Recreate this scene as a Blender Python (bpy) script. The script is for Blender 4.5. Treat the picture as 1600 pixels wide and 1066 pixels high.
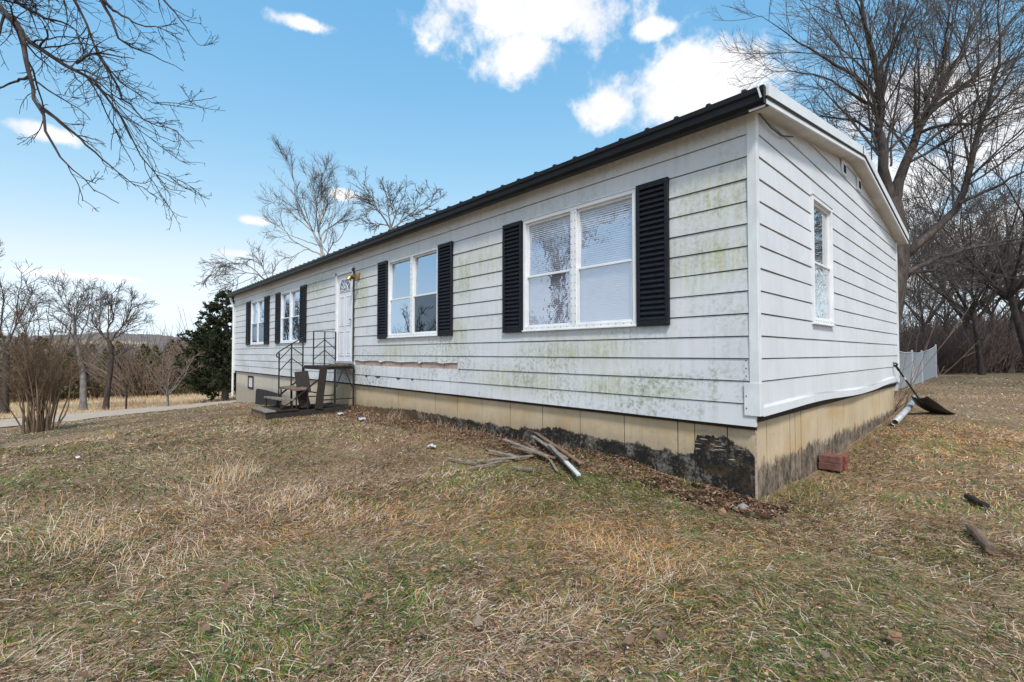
import bpy, math, random
import numpy as np
from mathutils import Vector, Matrix
for o in list(bpy.data.objects): bpy.data.objects.remove(o)
scene = bpy.context.scene
col = scene.collection
RNG = np.random.default_rng(7)
random.seed(7)

# ------------------------------------------------------------------ camera
YAW = math.radians(42.9); PITCH = math.atan(19/734); FPX = 734.0
FW0 = np.array([-math.cos(YAW), math.sin(YAW), 0.0])
RT = np.array([FW0[1], -FW0[0], 0.0])
UP0 = np.array([0, 0, 1.0])
FW = math.cos(PITCH)*FW0 + math.sin(PITCH)*UP0
UP = -math.sin(PITCH)*FW0 + math.cos(PITCH)*UP0
CAM = np.array([1.5935, -4.4845, 1.3278])
cd = bpy.data.cameras.new('camera'); cam = bpy.data.objects.new('camera', cd); col.objects.link(cam)
cam.location = CAM
cam.rotation_euler = Vector(FW).to_track_quat('-Z', 'Y').to_euler()
cd.sensor_width = 36; cd.lens = FPX/1600*36
cd.clip_start = 0.05; cd.clip_end = 6000
scene.camera = cam

def ray(px, py): return FW + RT*(px-800)/FPX + UP*(533-py)/FPX
def at(px, py, D):                 # survey of the photograph: sight line -> point at D metres in front
    d = ray(px, py); return CAM + d*D/np.dot(d, FW0)
def gp(px, py, z=0.0):             # sight line -> point at height z
    d = ray(px, py); return CAM + d*(z-CAM[2])/d[2]

# ------------------------------------------------------------------ world, sun, exposure
SUN_DIR = Vector((0.50, -0.36, 0.79)).normalized()
SUN_EL = math.asin(SUN_DIR.z); SUN_AZ = math.atan2(SUN_DIR.x, SUN_DIR.y)
world = bpy.data.worlds.new('World'); scene.world = world; world.use_nodes = True
wn = world.node_tree; wn.nodes.clear()

class NT:
    """small helper for building node trees"""
    def __init__(s, nt): s.nt = nt
    def n(s, t, ins=None, **props):
        nd = s.nt.nodes.new(t)
        for k, v in props.items(): setattr(nd, k, v)
        for k, v in (ins or {}).items(): s.put(nd.inputs[k], v)
        return nd
    def put(s, sock, v):
        if isinstance(v, bpy.types.NodeSocket): s.nt.links.new(v, sock)
        elif isinstance(v, bpy.types.Node): s.nt.links.new(v.outputs[0], sock)
        else:
            if isinstance(v, (tuple, list)) and len(v) == 3 and sock.type == 'RGBA': v = (*v, 1)
            sock.default_value = v
    def m(s, op, a, b=0.0, c=0.0, clamp=False):
        nd = s.n('ShaderNodeMath', {0: a, 1: b, 2: c}, operation=op, use_clamp=clamp); return nd.outputs[0]
    def vm(s, op, a, b=(0, 0, 0)):
        nd = s.n('ShaderNodeVectorMath', {0: a, 1: b}, operation=op); return nd.outputs['Value'] if op in ('DOT_PRODUCT', 'LENGTH', 'DISTANCE') else nd.outputs[0]
    def noise(s, vec, scale, detail=4, rough=.55, dist=0.0):
        nd = s.n('ShaderNodeTexNoise', {'Vector': vec, 'Scale': scale, 'Detail': detail, 'Roughness': rough, 'Distortion': dist}); return nd.outputs[0]
    def ramp(s, fac, stops, interp='LINEAR'):
        nd = s.n('ShaderNodeValToRGB', {0: fac}); cr = nd.color_ramp; cr.interpolation = interp
        while len(cr.elements) < len(stops): cr.elements.new(.5)
        for e, (p, c) in zip(cr.elements, stops):
            e.position = p; e.color = (c, c, c, 1) if isinstance(c, (int, float)) else (*c, 1)
        return nd.outputs[0]
    def mix(s, fac, a, b, blend='MIX'):
        nd = s.n('ShaderNodeMix', {0: fac, 6: a, 7: b}, data_type='RGBA', blend_type=blend); return nd.outputs[2]
    def rng(s, v, a, b, c=0.0, d=1.0, smooth=False):
        nd = s.n('ShaderNodeMapRange', {0: v, 1: a, 2: b, 3: c, 4: d}, interpolation_type='SMOOTHSTEP' if smooth else 'LINEAR'); return nd.outputs[0]
    def scale(s, vec, sc): return s.vm('MULTIPLY', vec, sc)

W = NT(wn)
sky = W.n('ShaderNodeTexSky', sky_type='NISHITA', sun_disc=False, sun_elevation=SUN_EL, sun_rotation=SUN_AZ, altitude=200, air_density=1.0, dust_density=1.3, ozone_density=1.2)
gen = W.n('ShaderNodeTexCoord').outputs['Generated']
dirv = W.vm('NORMALIZE', gen)
# clouds: (px, py, half width, half height) as seen from the lawn, then more of the same round the rest of the sky
def basis(d):
    d = d/np.linalg.norm(d); e1 = np.cross(d, UP0); e1 /= np.linalg.norm(e1); e2 = np.cross(e1, d); return d, e1, e2
clouds = []
for px, py, w, h in [(845, 8, 205, 62), (820, 85, 68, 42), (1085, 135, 150, 66), (955, 172, 60, 32), (1018, 45, 40, 18), (476, 38, 52, 14), (72, 207, 46, 14), (397, 345, 26, 9), (366, 396, 24, 7), (110, 430, 95, 8),
                     (535, 305, 30, 10), (1440, 150, 120, 60), (1380, 290, 130, 70), (1580, 200, 130, 90), (1520, 400, 160, 90)]:
    d = ray(px, py); L = np.linalg.norm(d); clouds.append((*basis(d), w/FPX/L, h/FPX/L))
cr_ = np.random.default_rng(21)
for i in range(11):
    el = math.radians(cr_.choice([14, 24, 38, 52]) + cr_.uniform(-5, 5))
    hd = math.atan2(FW0[1], FW0[0]); a = hd + math.radians(62 + 236*(i+.5)/11)
    d = np.array([math.cos(a)*math.cos(el), math.sin(a)*math.cos(el), math.sin(el)])
    clouds.append((*basis(d), cr_.uniform(.12, .3), cr_.uniform(.03, .08)))
n1 = W.noise(dirv, 9.0, 7, .62); n2 = W.noise(dirv, 26.0, 5, .6)
nn = W.m('ADD', W.m('MULTIPLY', W.m('SUBTRACT', n1, .5), 2.6), W.m('MULTIPLY', W.m('SUBTRACT', n2, .5), 1.5))
best = None; lower = None
for d, e1, e2, sw, sh in clouds:
    a = W.m('MULTIPLY', W.vm('DOT_PRODUCT', dirv, tuple(e1)), 1/sw); b = W.m('MULTIPLY', W.vm('DOT_PRODUCT', dirv, tuple(e2)), 1/sh)
    r = W.m('SQRT', W.m('ADD', W.m('MULTIPLY', a, a), W.m('MULTIPLY', b, b)))
    r = W.m('ADD', r, W.m('MULTIPLY', W.m('LESS_THAN', W.vm('DOT_PRODUCT', dirv, tuple(d)), 0.0), 50.0))
    v = W.m('SUBTRACT', 1.0, r)
    best = v if best is None else W.m('MAXIMUM', best, v)
cm = W.rng(W.m('ADD', W.m('MULTIPLY', best, 1.35), nn), -.15, .75, 0, 1, True)
shade = W.ramp(W.noise(dirv, 7.0, 6, .6), [(.40, (.84, .86, .91)), (.56, (1, 1, 1))])
sep = W.n('ShaderNodeSeparateColor', {0: W.mix(1.0, sky.outputs[0], (.205, .2255, .238), 'MULTIPLY')})
chan = [W.m('MULTIPLY', W.m('POWER', sep.outputs[i], p), k/.205) for i, (p, k) in enumerate(((1.25, 1.55), (.64, .985), (.32, .97)))]
chan[0] = W.m('MINIMUM', chan[0], W.m('MULTIPLY', chan[1], .85)); chan[2] = W.m('MAXIMUM', chan[2], W.m('MULTIPLY', chan[1], 1.11))
skyc = W.n('ShaderNodeCombineColor', {0: chan[0], 1: chan[1], 2: chan[2]}).outputs[0]      # colour grade of the clear sky
cloudc = W.mix(1.0, shade, (5.6, 5.6, 5.65), 'MULTIPLY')
wc = W.mix(cm, skyc, cloudc)
bg = W.n('ShaderNodeBackground', {'Color': wc, 'Strength': 0.14})
out = W.n('ShaderNodeOutputWorld', {'Surface': bg.outputs[0]})

sd = bpy.data.lights.new('sun', 'SUN'); sd.energy = 2.35; sd.angle = math.radians(9); sd.color = (1, .965, .905)
sun = bpy.data.objects.new('sun', sd); col.objects.link(sun)
sun.rotation_euler = SUN_DIR.to_track_quat('Z', 'Y').to_euler(); sun.location = (10, -8, 20)

vs = scene.view_settings
vs.view_transform = 'Standard'; vs.look = 'None'; vs.gamma = 1; vs.use_curve_mapping = False; vs.exposure = 0.52
scene.render.engine = 'CYCLES'
scene.cycles.transparent_max_bounces = 16

# ------------------------------------------------------------------ materials
def newmat(name):
    m = bpy.data.materials.new(name); m.use_nodes = True; nt = m.node_tree; nt.nodes.clear(); T = NT(nt)
    bs = T.n('ShaderNodeBsdfPrincipled'); o = T.n('ShaderNodeOutputMaterial', {'Surface': bs.outputs[0]})
    T.pos = T.n('ShaderNodeNewGeometry').outputs['Position']
    T.objc = T.n('ShaderNodeTexCoord').outputs['Object']
    T.rand = T.n('ShaderNodeObjectInfo').outputs['Random']
    return m, T, bs, o
def finish(T, bs, color, rough, bump=None, bstr=.3, bdist=.01, spec=None, metal=None):
    T.put(bs.inputs['Base Color'], color); T.put(bs.inputs['Roughness'], rough)
    if spec is not None: T.put(bs.inputs['Specular IOR Level'], spec)
    if metal is not None: T.put(bs.inputs['Metallic'], metal)
    if bump is not None:
        b = T.n('ShaderNodeBump', {'Height': bump, 'Strength': bstr, 'Distance': bdist}); T.put(bs.inputs['Normal'], b.outputs[0])
M = {}
def simple(name, c, rough=.6, var=.25, scale=6.0, spec=.3, metal=0.0, bump=.2, stretch=(1, 1, 1), bscale=None):
    m, T, bs, o = newmat(name)
    v = T.scale(T.pos, stretch)
    n = T.noise(v, scale, 6, .6)
    c2 = tuple(x*(1-var) for x in c); c3 = tuple(min(1, x*(1+var)) for x in c)
    cc = T.ramp(n, [(.3, c2), (.7, c3)])
    finish(T, bs, cc, rough, T.noise(v, bscale or scale*8, 4), bump, .01, spec, metal)
    M[name] = m; return m

def mk_siding():
    m, T, bs, o = newmat('siding'); P = T.pos
    sx = T.n('ShaderNodeSeparateXYZ', {0: P}); X, Y, Z = sx.outputs
    isf = T.m('LESS_THAN', Y, 0.05)               # the long wall carries most of the algae
    n0 = T.noise(P, 1.1, 5, .6); streak = T.noise(T.scale(P, (9, 9, .9)), 1.6, 5, .6); fine = T.noise(P, 26, 6, .7); wide = T.noise(T.scale(P, (.55, .55, 1.6)), 1.3, 3, .5)
    base = T.mix(T.rng(n0, .3, .7), (.58, .59, .62), (.675, .685, .715))
    base = T.mix(T.m('MULTIPLY', T.rng(streak, .48, .75), .34), base, (.52, .53, .50))
    base = T.mix(T.m('MULTIPLY', T.rand, .12), base, (.66, .68, .70))
    def blob(cx, cz, rx, rz):
        a = T.m('DIVIDE', T.m('SUBTRACT', X, cx), rx); b = T.m('DIVIDE', T.m('SUBTRACT', Z, cz), rz)
        return T.m('SUBTRACT', 1.0, T.m('SQRT', T.m('ADD', T.m('MULTIPLY', a, a), T.m('MULTIPLY', b, b))), clamp=True)
    alg = None
    for c in [(-.32, 2.80, .75, .5), (-3.95, 2.75, .75, .55), (-4.3, 2.55, .5, .7), (-8.0, 2.6, .5, .8), (-2.2, 1.35, 1.6, .35), (-10.6, 3.0, 1.1, .5), (-14.2, 3.25, 1.6, .3), (-6.4, 1.4, 1.3, .35), (-3.2, .95, 1.6, .3), (-1.4, .95, 1.2, .25), (-17.6, 3.2, .8, .3), (-4.5, 1.6, .6, .5), (-.45, 2.3, .8, .5)]:
        b = blob(*c); alg = b if alg is None else T.m('MAXIMUM', alg, b)
    agm = T.rng(T.m('ADD', T.m('MULTIPLY', alg, 1.1), T.m('MULTIPLY', T.m('SUBTRACT', n0, .5), 1.6)), .18, .85)
    agm = T.m('MULTIPLY', T.m('MULTIPLY', agm, isf), T.m('MULTIPLY', T.rng(fine, .3, .62, .25, 1), T.rng(T.noise(T.scale(P, (16, 16, 1.6)), 1.4, 5, .65), .36, .6, .2, 1)))
    agc = T.mix(T.rng(streak, .4, .6), (.42, .42, .20), (.36, .38, .28))
    base = T.mix(T.m('MULTIPLY', agm, 1.0), base, agc)
    # grey-black mildew specks low on the wall and below the windows
    low = T.rng(Z, 1.75, .75)
    mil = T.m('MULTIPLY', T.rng(T.m('ADD', T.m('MULTIPLY', wide, 1.0), T.m('MULTIPLY', streak, .5)), .68, .9), T.rng(fine, .46, .6))
    mil = T.m('MULTIPLY', T.m('MULTIPLY', mil, isf), T.m('ADD', .35, T.m('MULTIPLY', low, .65)))
    base = T.mix(T.m('MULTIPLY', mil, .9), base, (.20, .22, .15))
    d2 = T.m('MULTIPLY', T.rng(T.noise(T.scale(P, (3, 3, .5)), 2.3, 5, .65), .53, .75), .36)
    base = T.mix(d2, base, (.47, .48, .44))
    base = T.mix(T.m('MULTIPLY', T.rng(T.noise(P, 60, 3, .6), .66, .74), .35), base, (.25, .25, .2))
    finish(T, bs, base, T.rng(fine, .3, .7, .45, .65), T.noise(T.scale(P, (2, 2, 22)), 6, 4), .12, .004, .3)
    M['siding'] = m
mk_siding()

def mk_foundation():
    m, T, bs, o = newmat('foundation'); P = T.pos
    X, Y, Z = T.n('ShaderNodeSeparateXYZ', {0: P}).outputs
    isg = T.m('GREATER_THAN', Y, 0.065)
    n0 = T.noise(P, 2.0, 5, .6); fine = T.noise(P, 30, 5, .65); streak = T.noise(T.scale(P, (8, 8, 1)), 1.5, 5, .6)
    base = T.mix(T.rng(n0, .3, .7), (.46, .355, .23), (.55, .445, .31))
    left = T.rng(X, -9, -13)
    base = T.mix(T.m('MULTIPLY', left, .6), base, (.55, .53, .49))
    rust = T.m('MULTIPLY', T.rng(T.m('ADD', T.m('MULTIPLY', streak, .45), T.noise(T.scale(P, (.8, .8, 1.6)), 1.5, 4, .6)), .72, .98), T.rng(X, -9.5, -6))
    base = T.mix(T.m('MULTIPLY', rust, .6), base, (.48, .29, .12))
    base = T.mix(T.m('MULTIPLY', T.rng(T.noise(T.scale(P, (5, 5, .4)), 3, 4), .55, .75), .2), base, (.33, .27, .19))
    # tar line: height of the coating along the long wall
    tl = T.n('ShaderNodeFloatCurve', {'Value': T.rng(X, -10, 0)}); cv = tl.mapping.curves[0]
    pts = [(0, .10), (.19, .21), (.30, .25), (.40, .30), (.52, .29), (.62, .28), (.68, .29), (.75, .36), (.79, .36), (.82, .33), (.88, .33), (.935, .31), (.9385, .33), (.9395, .54), (.97, .54), (.982, .48), (.992, .44), (1.0, .36)]
    cv.points[0].location = pts[0]; cv.points[1].location = pts[-1]
    for p in pts[1:-1]: cv.points.new(*p)
    for p in cv.points: p.handle_type = 'VECTOR'
    tl.mapping.update()
    edge = T.m('MULTIPLY', T.m('SUBTRACT', T.noise(T.scale(P, (1, 1, .5)), 6, 6, .7), .5), .17)
    edge2 = T.m('MULTIPLY', T.m('SUBTRACT', fine, .5), .10)
    e = T.m('ADD', edge, edge2)
    hf = T.m('ADD', tl.outputs[0], e)
    tarf = T.rng(T.m('SUBTRACT', hf, Z), -.004, .012)
    tarf = T.m('MULTIPLY', T.m('MULTIPLY', tarf, T.m('SUBTRACT', 1.0, isg)), T.rng(X, -10.4, -8.6))
    fade = T.rng(X, -9.0, -4.2)
    patch = T.rng(T.noise(P, 9, 5, .7), .38, .52)
    blk = T.mix(T.rng(T.m('ADD', T.m('MULTIPLY', T.noise(P, 30, 5, .8), .6), T.m('MULTIPLY', T.noise(P, 4, 4, .6), .5)), .56, .72), (.016, .015, .015), (.26, .235, .20))
    brn = T.mix(T.rng(n0, .3, .7), (.20, .12, .05), (.12, .085, .055))
    tarc = T.mix(T.m('MULTIPLY', fade, T.m('ADD', .75, T.m('MULTIPLY', patch, .25))), brn, blk)
    grime = T.m('MULTIPLY', T.rng(T.m('SUBTRACT', T.m('ADD', hf, T.m('MULTIPLY', T.noise(T.scale(P, (2.5, 2.5, .7)), 3, 5, .7), .28)), Z), -.02, .16), T.m('SUBTRACT', 1.0, isg))
    base = T.mix(T.m('MULTIPLY', grime, .45), base, (.20, .16, .12))
    base = T.mix(T.m('MULTIPLY', T.rng(T.noise(P, 14, 6, .75), .56, .68), .30), base, (.24, .18, .12))
    base = T.mix(tarf, base, tarc)
    # two bare streaks left by the trowel inside the corner patch
    s1 = T.rng(T.noise(T.scale(P, (3, 3, 30)), 2.2, 3), .62, .68)
    s1 = T.m('MULTIPLY', s1, T.m('MULTIPLY', T.m('MULTIPLY', T.m('GREATER_THAN', X, -.62), T.m('GREATER_THAN', Z, .30)), tarf))
    base = T.mix(s1, base, (.45, .41, .35))
    # gable end: thin dirty wash
    hg = T.m('ADD', T.m('MULTIPLY', e, 2.0), T.rng(Y, 0, 7, .29, .25))
    tg = T.m('MULTIPLY', T.rng(T.m('SUBTRACT', hg, Z), -.02, .05), isg)
    base = T.mix(T.m('MULTIPLY', tg, .92), base, T.mix(T.rng(T.noise(T.scale(P, (1, 1, .6)), 9, 6, .8), .42, .6), (.035, .028, .025), (.24, .185, .145)))
    finish(T, bs, base, .85, fine, .25, .006, .2)
    M['foundation'] = m
mk_foundation()
simple('joint', (.035, .028, .022), .9, .3, 12)
simple('trim_white', (.72, .73, .74), .5, .1, 3, bump=.05)
simple('corner_white', (.66, .68, .69), .5, .18, 5, bump=.06, stretch=(1, 1, .5))
simple('soffit', (.58, .55, .50), .6, .15, 3, bump=.05)
simple('roof_metal', (.022, .022, .026), .5, .25, 4, spec=.3)
simple('gutter_black', (.010, .010, .012), .45, .3, 5, spec=.22, bump=.05)
simple('rake_metal', (.72, .73, .75), .42, .08, 2, spec=.5, bump=.03)
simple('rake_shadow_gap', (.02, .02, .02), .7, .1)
simple('shutter_black', (.012, .013, .018), .5, .4, 20, spec=.22, bump=.1)
simple('window_white', (.74, .75, .77), .4, .08, 5, bump=.04)
simple('screw_dark', (.05, .05, .05), .5, .2)
simple('door_white', (.70, .71, .76), .45, .06, 3, bump=.03)
simple('brass', (.45, .30, .12), .35, .3, 30, metal=.9)
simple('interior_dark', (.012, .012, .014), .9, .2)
simple('curtain', (.62, .58, .60), .8, .12, 14)
simple('blind_white', (.58, .59, .64), .5, .06, 5, bump=.02)
simple('sheathing', (.40, .29, .25), .85, .35, 9, stretch=(1, 1, 4))
simple('steel_black', (.022, .018, .016), .6, .5, 20, spec=.4)
simple('wood_dark', (.034, .028, .024), .85, .45, 7, stretch=(1, 6, 6), bump=.6)
simple('wood_grey', (.22, .19, .165), .85, .4, 7, bump=.6, stretch=(2, 2, 2))
simple('wood_brown', (.17, .115, .08), .85, .4, 7, bump=.6)
simple('paint_chipped', (.52, .53, .55), .6, .15, 6)
simple('brick_red', (.24, .07, .052), .85, .35, 18, bump=.7)
simple('brick_brown', (.17, .085, .07), .88, .35, 18, bump=.7)  # darker, browner tone for the front pair of bricks
simple('plastic_black', (.012, .012, .013), .38, .3, 12, spec=.5, bump=.08)
simple('tin_grey', (.42, .43, .45), .5, .35, 9, metal=.3)
simple('galvanised', (.42, .45, .50), .5, .15, 9, metal=.2)
simple('asphalt_pale', (.40, .325, .26), .9, .14, 3, bscale=60, bump=.4)
simple('litter_white', (.62, .62, .63), .6, .1, 8)
simple('litter_blue', (.40, .43, .50), .6, .2, 8)
simple('vent_grey', (.16, .16, .17), .6, .2)
simple('rubber', (.03, .028, .027), .8, .4, 15, bump=.6)
simple('stone', (.22, .20, .18), .9, .3, 10, bump=.6)

def bark(name, c1, c2, scale=10, bump=.7):
    m, T, bs, o = newmat(name)
    v = T.scale(T.objc, (1, 1, .35)); n = T.noise(v, scale, 6, .65); n2 = T.noise(T.objc, 1.3, 3)
    cc = T.mix(T.rng(n, .35, .65), c1, c2)
    cc = T.mix(T.m('MULTIPLY', T.rng(n2, .4, .7), .35), cc, tuple(x*.6 for x in c1))
    finish(T, bs, cc, .9, n, bump, .02, .15); M[name] = m
bark('bark_brown', (.085, .070, .064), (.18, .155, .14))
bark('bark_trunk', (.05, .04, .036), (.135, .112, .10))
bark('bark_dark', (.035, .028, .026), (.095, .075, .068))
bark('bark_grey', (.14, .125, .12), (.30, .275, .26))
bark('bark_pale', (.30, .275, .25), (.52, .49, .46))
bark('twig_purple', (.095, .070, .064), (.185, .14, .125))
bark('twig_brown', (.13, .085, .055), (.27, .19, .125))
bark('twig_tan', (.20, .14, .10), (.33, .25, .18))
bark('twig_hedge', (.21, .14, .11), (.34, .245, .20))

def colattr(name, rough=.75, transl=.25):
    m, T, bs, o = newmat(name)
    a = T.n('ShaderNodeAttribute', attribute_name='Col').outputs['Color']
    finish(T, bs, a, rough, spec=.2)
    tr = T.n('ShaderNodeBsdfTranslucent', {'Color': a})
    mx = T.n('ShaderNodeMixShader', {0: transl, 1: bs.outputs[0], 2: tr.outputs[0]}); T.put(o.inputs['Surface'], mx.outputs[0])
    M[name] = m
colattr('grass'); colattr('foliage', .7, .15); colattr('leaf_dry', .8, .2)

def mk_glass(name, refl, tint, bump=0.0, bscale=20, gcol=(.70, .83, .98)):  # default blue tint paints a deeper sky into the reflection
    m, T, bs, o = newmat(name); T.nt.nodes.remove(bs)
    tr = T.n('ShaderNodeBsdfTransparent', {'Color': tint})
    gl = T.n('ShaderNodeBsdfGlossy', {'Color': gcol, 'Roughness': .015})
    if bump:
        w = T.noise(T.pos, bscale, 2, .5, 1.2); w2 = T.noise(T.scale(T.pos, (1, 1, 1)), bscale*.25, 3, .5)
        b = T.n('ShaderNodeBump', {'Height': T.m('ADD', w, w2), 'Strength': bump, 'Distance': .02}); T.put(gl.inputs['Normal'], b.outputs[0])
    ge = T.n('ShaderNodeNewGeometry'); cs = T.m('ABSOLUTE', T.vm('DOT_PRODUCT', ge.outputs['Incoming'], ge.outputs['Normal'])); fac = T.m('ADD', T.m('MULTIPLY', T.m('POWER', T.m('SUBTRACT', 1.0, cs), 5.0), 1-refl), refl, clamp=True)
    mx = T.n('ShaderNodeMixShader', {0: fac, 1: tr.outputs[0], 2: gl.outputs[0]}); T.put(o.inputs['Surface'], mx.outputs[0]); M[name] = m
mk_glass('glass_clear', .66, (.8, .85, .85)); mk_glass('glass_film', .42, (.97, .97, 1), .10, 7, (.86, .90, 1)); mk_glass('glass_silver', .62, (.8, .8, .8), .03, 3, (.97, .97, .97)); mk_glass('glass_screen', .16, (.35, .36, .38)); mk_glass('glass_foil', .75, (.6, .6, .6), .6, 9, (.97, .97, .97))

# ------------------------------------------------------------------ mesh helpers
def np_mesh(name, V, F, mat, parent=None, colors=None, smooth=False, mats=None, midx=None, link=True):
    """V (n,3); F list of index arrays (m,3)/(m,4)"""
    me = bpy.data.meshes.new(name)
    Fs = [f for f in (F if isinstance(F, list) else [F]) if len(f)]
    V = np.asarray(V, np.float32); me.vertices.add(len(V)); me.vertices.foreach_set('co', V.ravel())
    loops = np.concatenate([f.ravel() for f in Fs]).astype(np.int32)
    sizes = np.concatenate([np.full(len(f), f.shape[1], np.int32) for f in Fs])
    starts = np.concatenate([[0], np.cumsum(sizes)[:-1]]).astype(np.int32)
    me.loops.add(len(loops)); me.loops.foreach_set('vertex_index', loops)
    me.polygons.add(len(sizes)); me.polygons.foreach_set('loop_start', starts)
    if smooth: me.polygons.foreach_set('use_smooth', np.ones(len(sizes), bool))
    for mm in (mats or [mat]): me.materials.append(M[mm])
    if midx is not None: me.polygons.foreach_set('material_index', np.asarray(midx, np.int32))
    me.update(calc_edges=True)
    if colors is not None:
        ca = me.color_attributes.new('Col', 'FLOAT_COLOR', 'POINT')
        c4 = np.ones((len(V), 4), np.float32); c4[:, :3] = colors; ca.data.foreach_set('color', c4.ravel())
    o = bpy.data.objects.new(name, me)
    if link: col.objects.link(o)
    if parent: o.parent = parent
    return o
class MB:
    def __init__(s): s.v = []; s.f = []
    def add(s, vs, fs):
        k = len(s.v); s.v += [tuple(v) for v in vs]; s.f += [tuple(i+k for i in f) for f in fs]; return s
    def box(s, x0, x1, y0, y1, z0, z1):
        return s.add([(x0, y0, z0), (x1, y0, z0), (x1, y1, z0), (x0, y1, z0), (x0, y0, z1), (x1, y0, z1), (x1, y1, z1), (x0, y1, z1)],
                     [(0, 3, 2, 1), (4, 5, 6, 7), (0, 1, 5, 4), (1, 2, 6, 5), (2, 3, 7, 6), (3, 0, 4, 7)])
    def obox(s, c, ax, ay, az):      # oriented box: centre + three half axis vectors
        c, ax, ay, az = map(np.array, (c, ax, ay, az))
        vs = [c+sx*ax+sy*ay+sz*az for sz in (-1, 1) for sx, sy in ((-1, -1), (1, -1), (1, 1), (-1, 1))]
        return s.add(vs, [(0, 3, 2, 1), (4, 5, 6, 7), (0, 1, 5, 4), (1, 2, 6, 5), (2, 3, 7, 6), (3, 0, 4, 7)])
    def bar(s, p, q, w, h=None, up=(0, 0, 1)):
        p, q = np.array(p, float), np.array(q, float); d = (q-p)/2; n = d/np.linalg.norm(d); u = np.array(up, float)
        if abs(n@u) > .95: u = np.array([0, 1., 0])
        a = np.cross(n, u); a /= np.linalg.norm(a); b = np.cross(a, n)
        return s.obox((p+q)/2, d, a*w/2, b*(h or w)/2)
    def tube(s, pts, r, n=8, caps=True):
        pts = [np.array(p, float) for p in pts]; k0 = len(s.v); ref = None
        rs = r if isinstance(r, (list, tuple)) else [r]*len(pts)
        for i, p in enumerate(pts):
            t = pts[min(i+1, len(pts)-1)]-pts[max(i-1, 0)]; t /= np.linalg.norm(t)
            if ref is None: ref = np.cross(t, (0, 0, 1) if abs(t[2]) < .9 else (1, 0, 0))
            a = ref-t*(ref@t); a /= np.linalg.norm(a); b = np.cross(t, a); ref = a
            for j in range(n):
                th = 2*math.pi*j/n; s.v.append(tuple(p+rs[i]*(a*math.cos(th)+b*math.sin(th))))
        for i in range(len(pts)-1):
            for j in range(n): s.f.append((k0+i*n+j, k0+i*n+(j+1) % n, k0+(i+1)*n+(j+1) % n, k0+(i+1)*n+j))
        if caps:
            s.f.append(tuple(k0+j for j in range(n))[::-1]); s.f.append(tuple(k0+(len(pts)-1)*n+j for j in range(n)))
        return s
    def prism(s, poly, axis, a, b):   # extrude a 2D polygon along an axis
        def P(u, v, w): return {'x': (w, u, v), 'y': (u, w, v), 'z': (u, v, w)}[axis]
        n = len(poly); vs = [P(u, v, a) for u, v in poly]+[P(u, v, b) for u, v in poly]
        return s.add(vs, [tuple(range(n)), tuple(range(2*n-1, n-1, -1))]+[(i, i+n, (i+1) % n+n, (i+1) % n) for i in range(n)])
    def mesh(s, name, mat):
        me = bpy.data.meshes.new(name); me.from_pydata(s.v, [], s.f); me.validate()
        import bmesh
        bm = bmesh.new(); bm.from_mesh(me); bmesh.ops.recalc_face_normals(bm, faces=bm.faces); bm.to_mesh(me); bm.free()
        me.materials.append(M[mat]); return me
    def build(s, name, mat, parent=None, bevel=0, smooth=False):
        o = bpy.data.objects.new(name, s.mesh(name, mat)); col.objects.link(o)
        if parent: o.parent = parent
        if bevel:
            b = o.modifiers.new('bevel', 'BEVEL'); b.width = bevel; b.segments = 2; b.limit_method = 'ANGLE'
        if smooth:
            for p in o.data.polygons: p.use_smooth = True
        return o
def tag(o, label=None, cat=None, group=None, kind=None):
    if label: o['label'] = label
    if cat: o['category'] = cat
    if group: o['group'] = group
    if kind: o['kind'] = kind
    return o
def empty(name, loc=(0, 0, 0)):
    o = bpy.data.objects.new(name, None); col.objects.link(o); o.location = tuple(loc); o.empty_display_size = .2; return o
def keep(o, parent):               # parent without moving
    o.parent = parent; o.matrix_parent_inverse = Matrix.Translation(-Vector(parent.location)); return o

# 2D value noise for terrain and grass
def vnoise(x, y, seed=0):
    xi = np.floor(x).astype(np.int64); yi = np.floor(y).astype(np.int64); fx = x-xi; fy = y-yi
    fx = fx*fx*(3-2*fx); fy = fy*fy*(3-2*fy)
    def hsh(a, b):
        h = (a*374761393 + b*668265263 + seed*1274126177) & 0xffffffff
        h = ((h ^ (h >> 13))*1274126177) & 0xffffffff
        return ((h ^ (h >> 16)) & 0xffff)/65535.0
    return (hsh(xi, yi)*(1-fx)+hsh(xi+1, yi)*fx)*(1-fy) + (hsh(xi, yi+1)*(1-fx)+hsh(xi+1, yi+1)*fx)*fy
def fbm(x, y, seed=0, oct=4):
    s = 0; a = .5; t = 0
    for i in range(oct): s = s+a*vnoise(x*2**i, y*2**i, seed+i*17); t += a; a *= .5
    return s/t
def sstep(a, b, x): t = np.clip((x-a)/(b-a), 0, 1); return t*t*(3-2*t)

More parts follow.
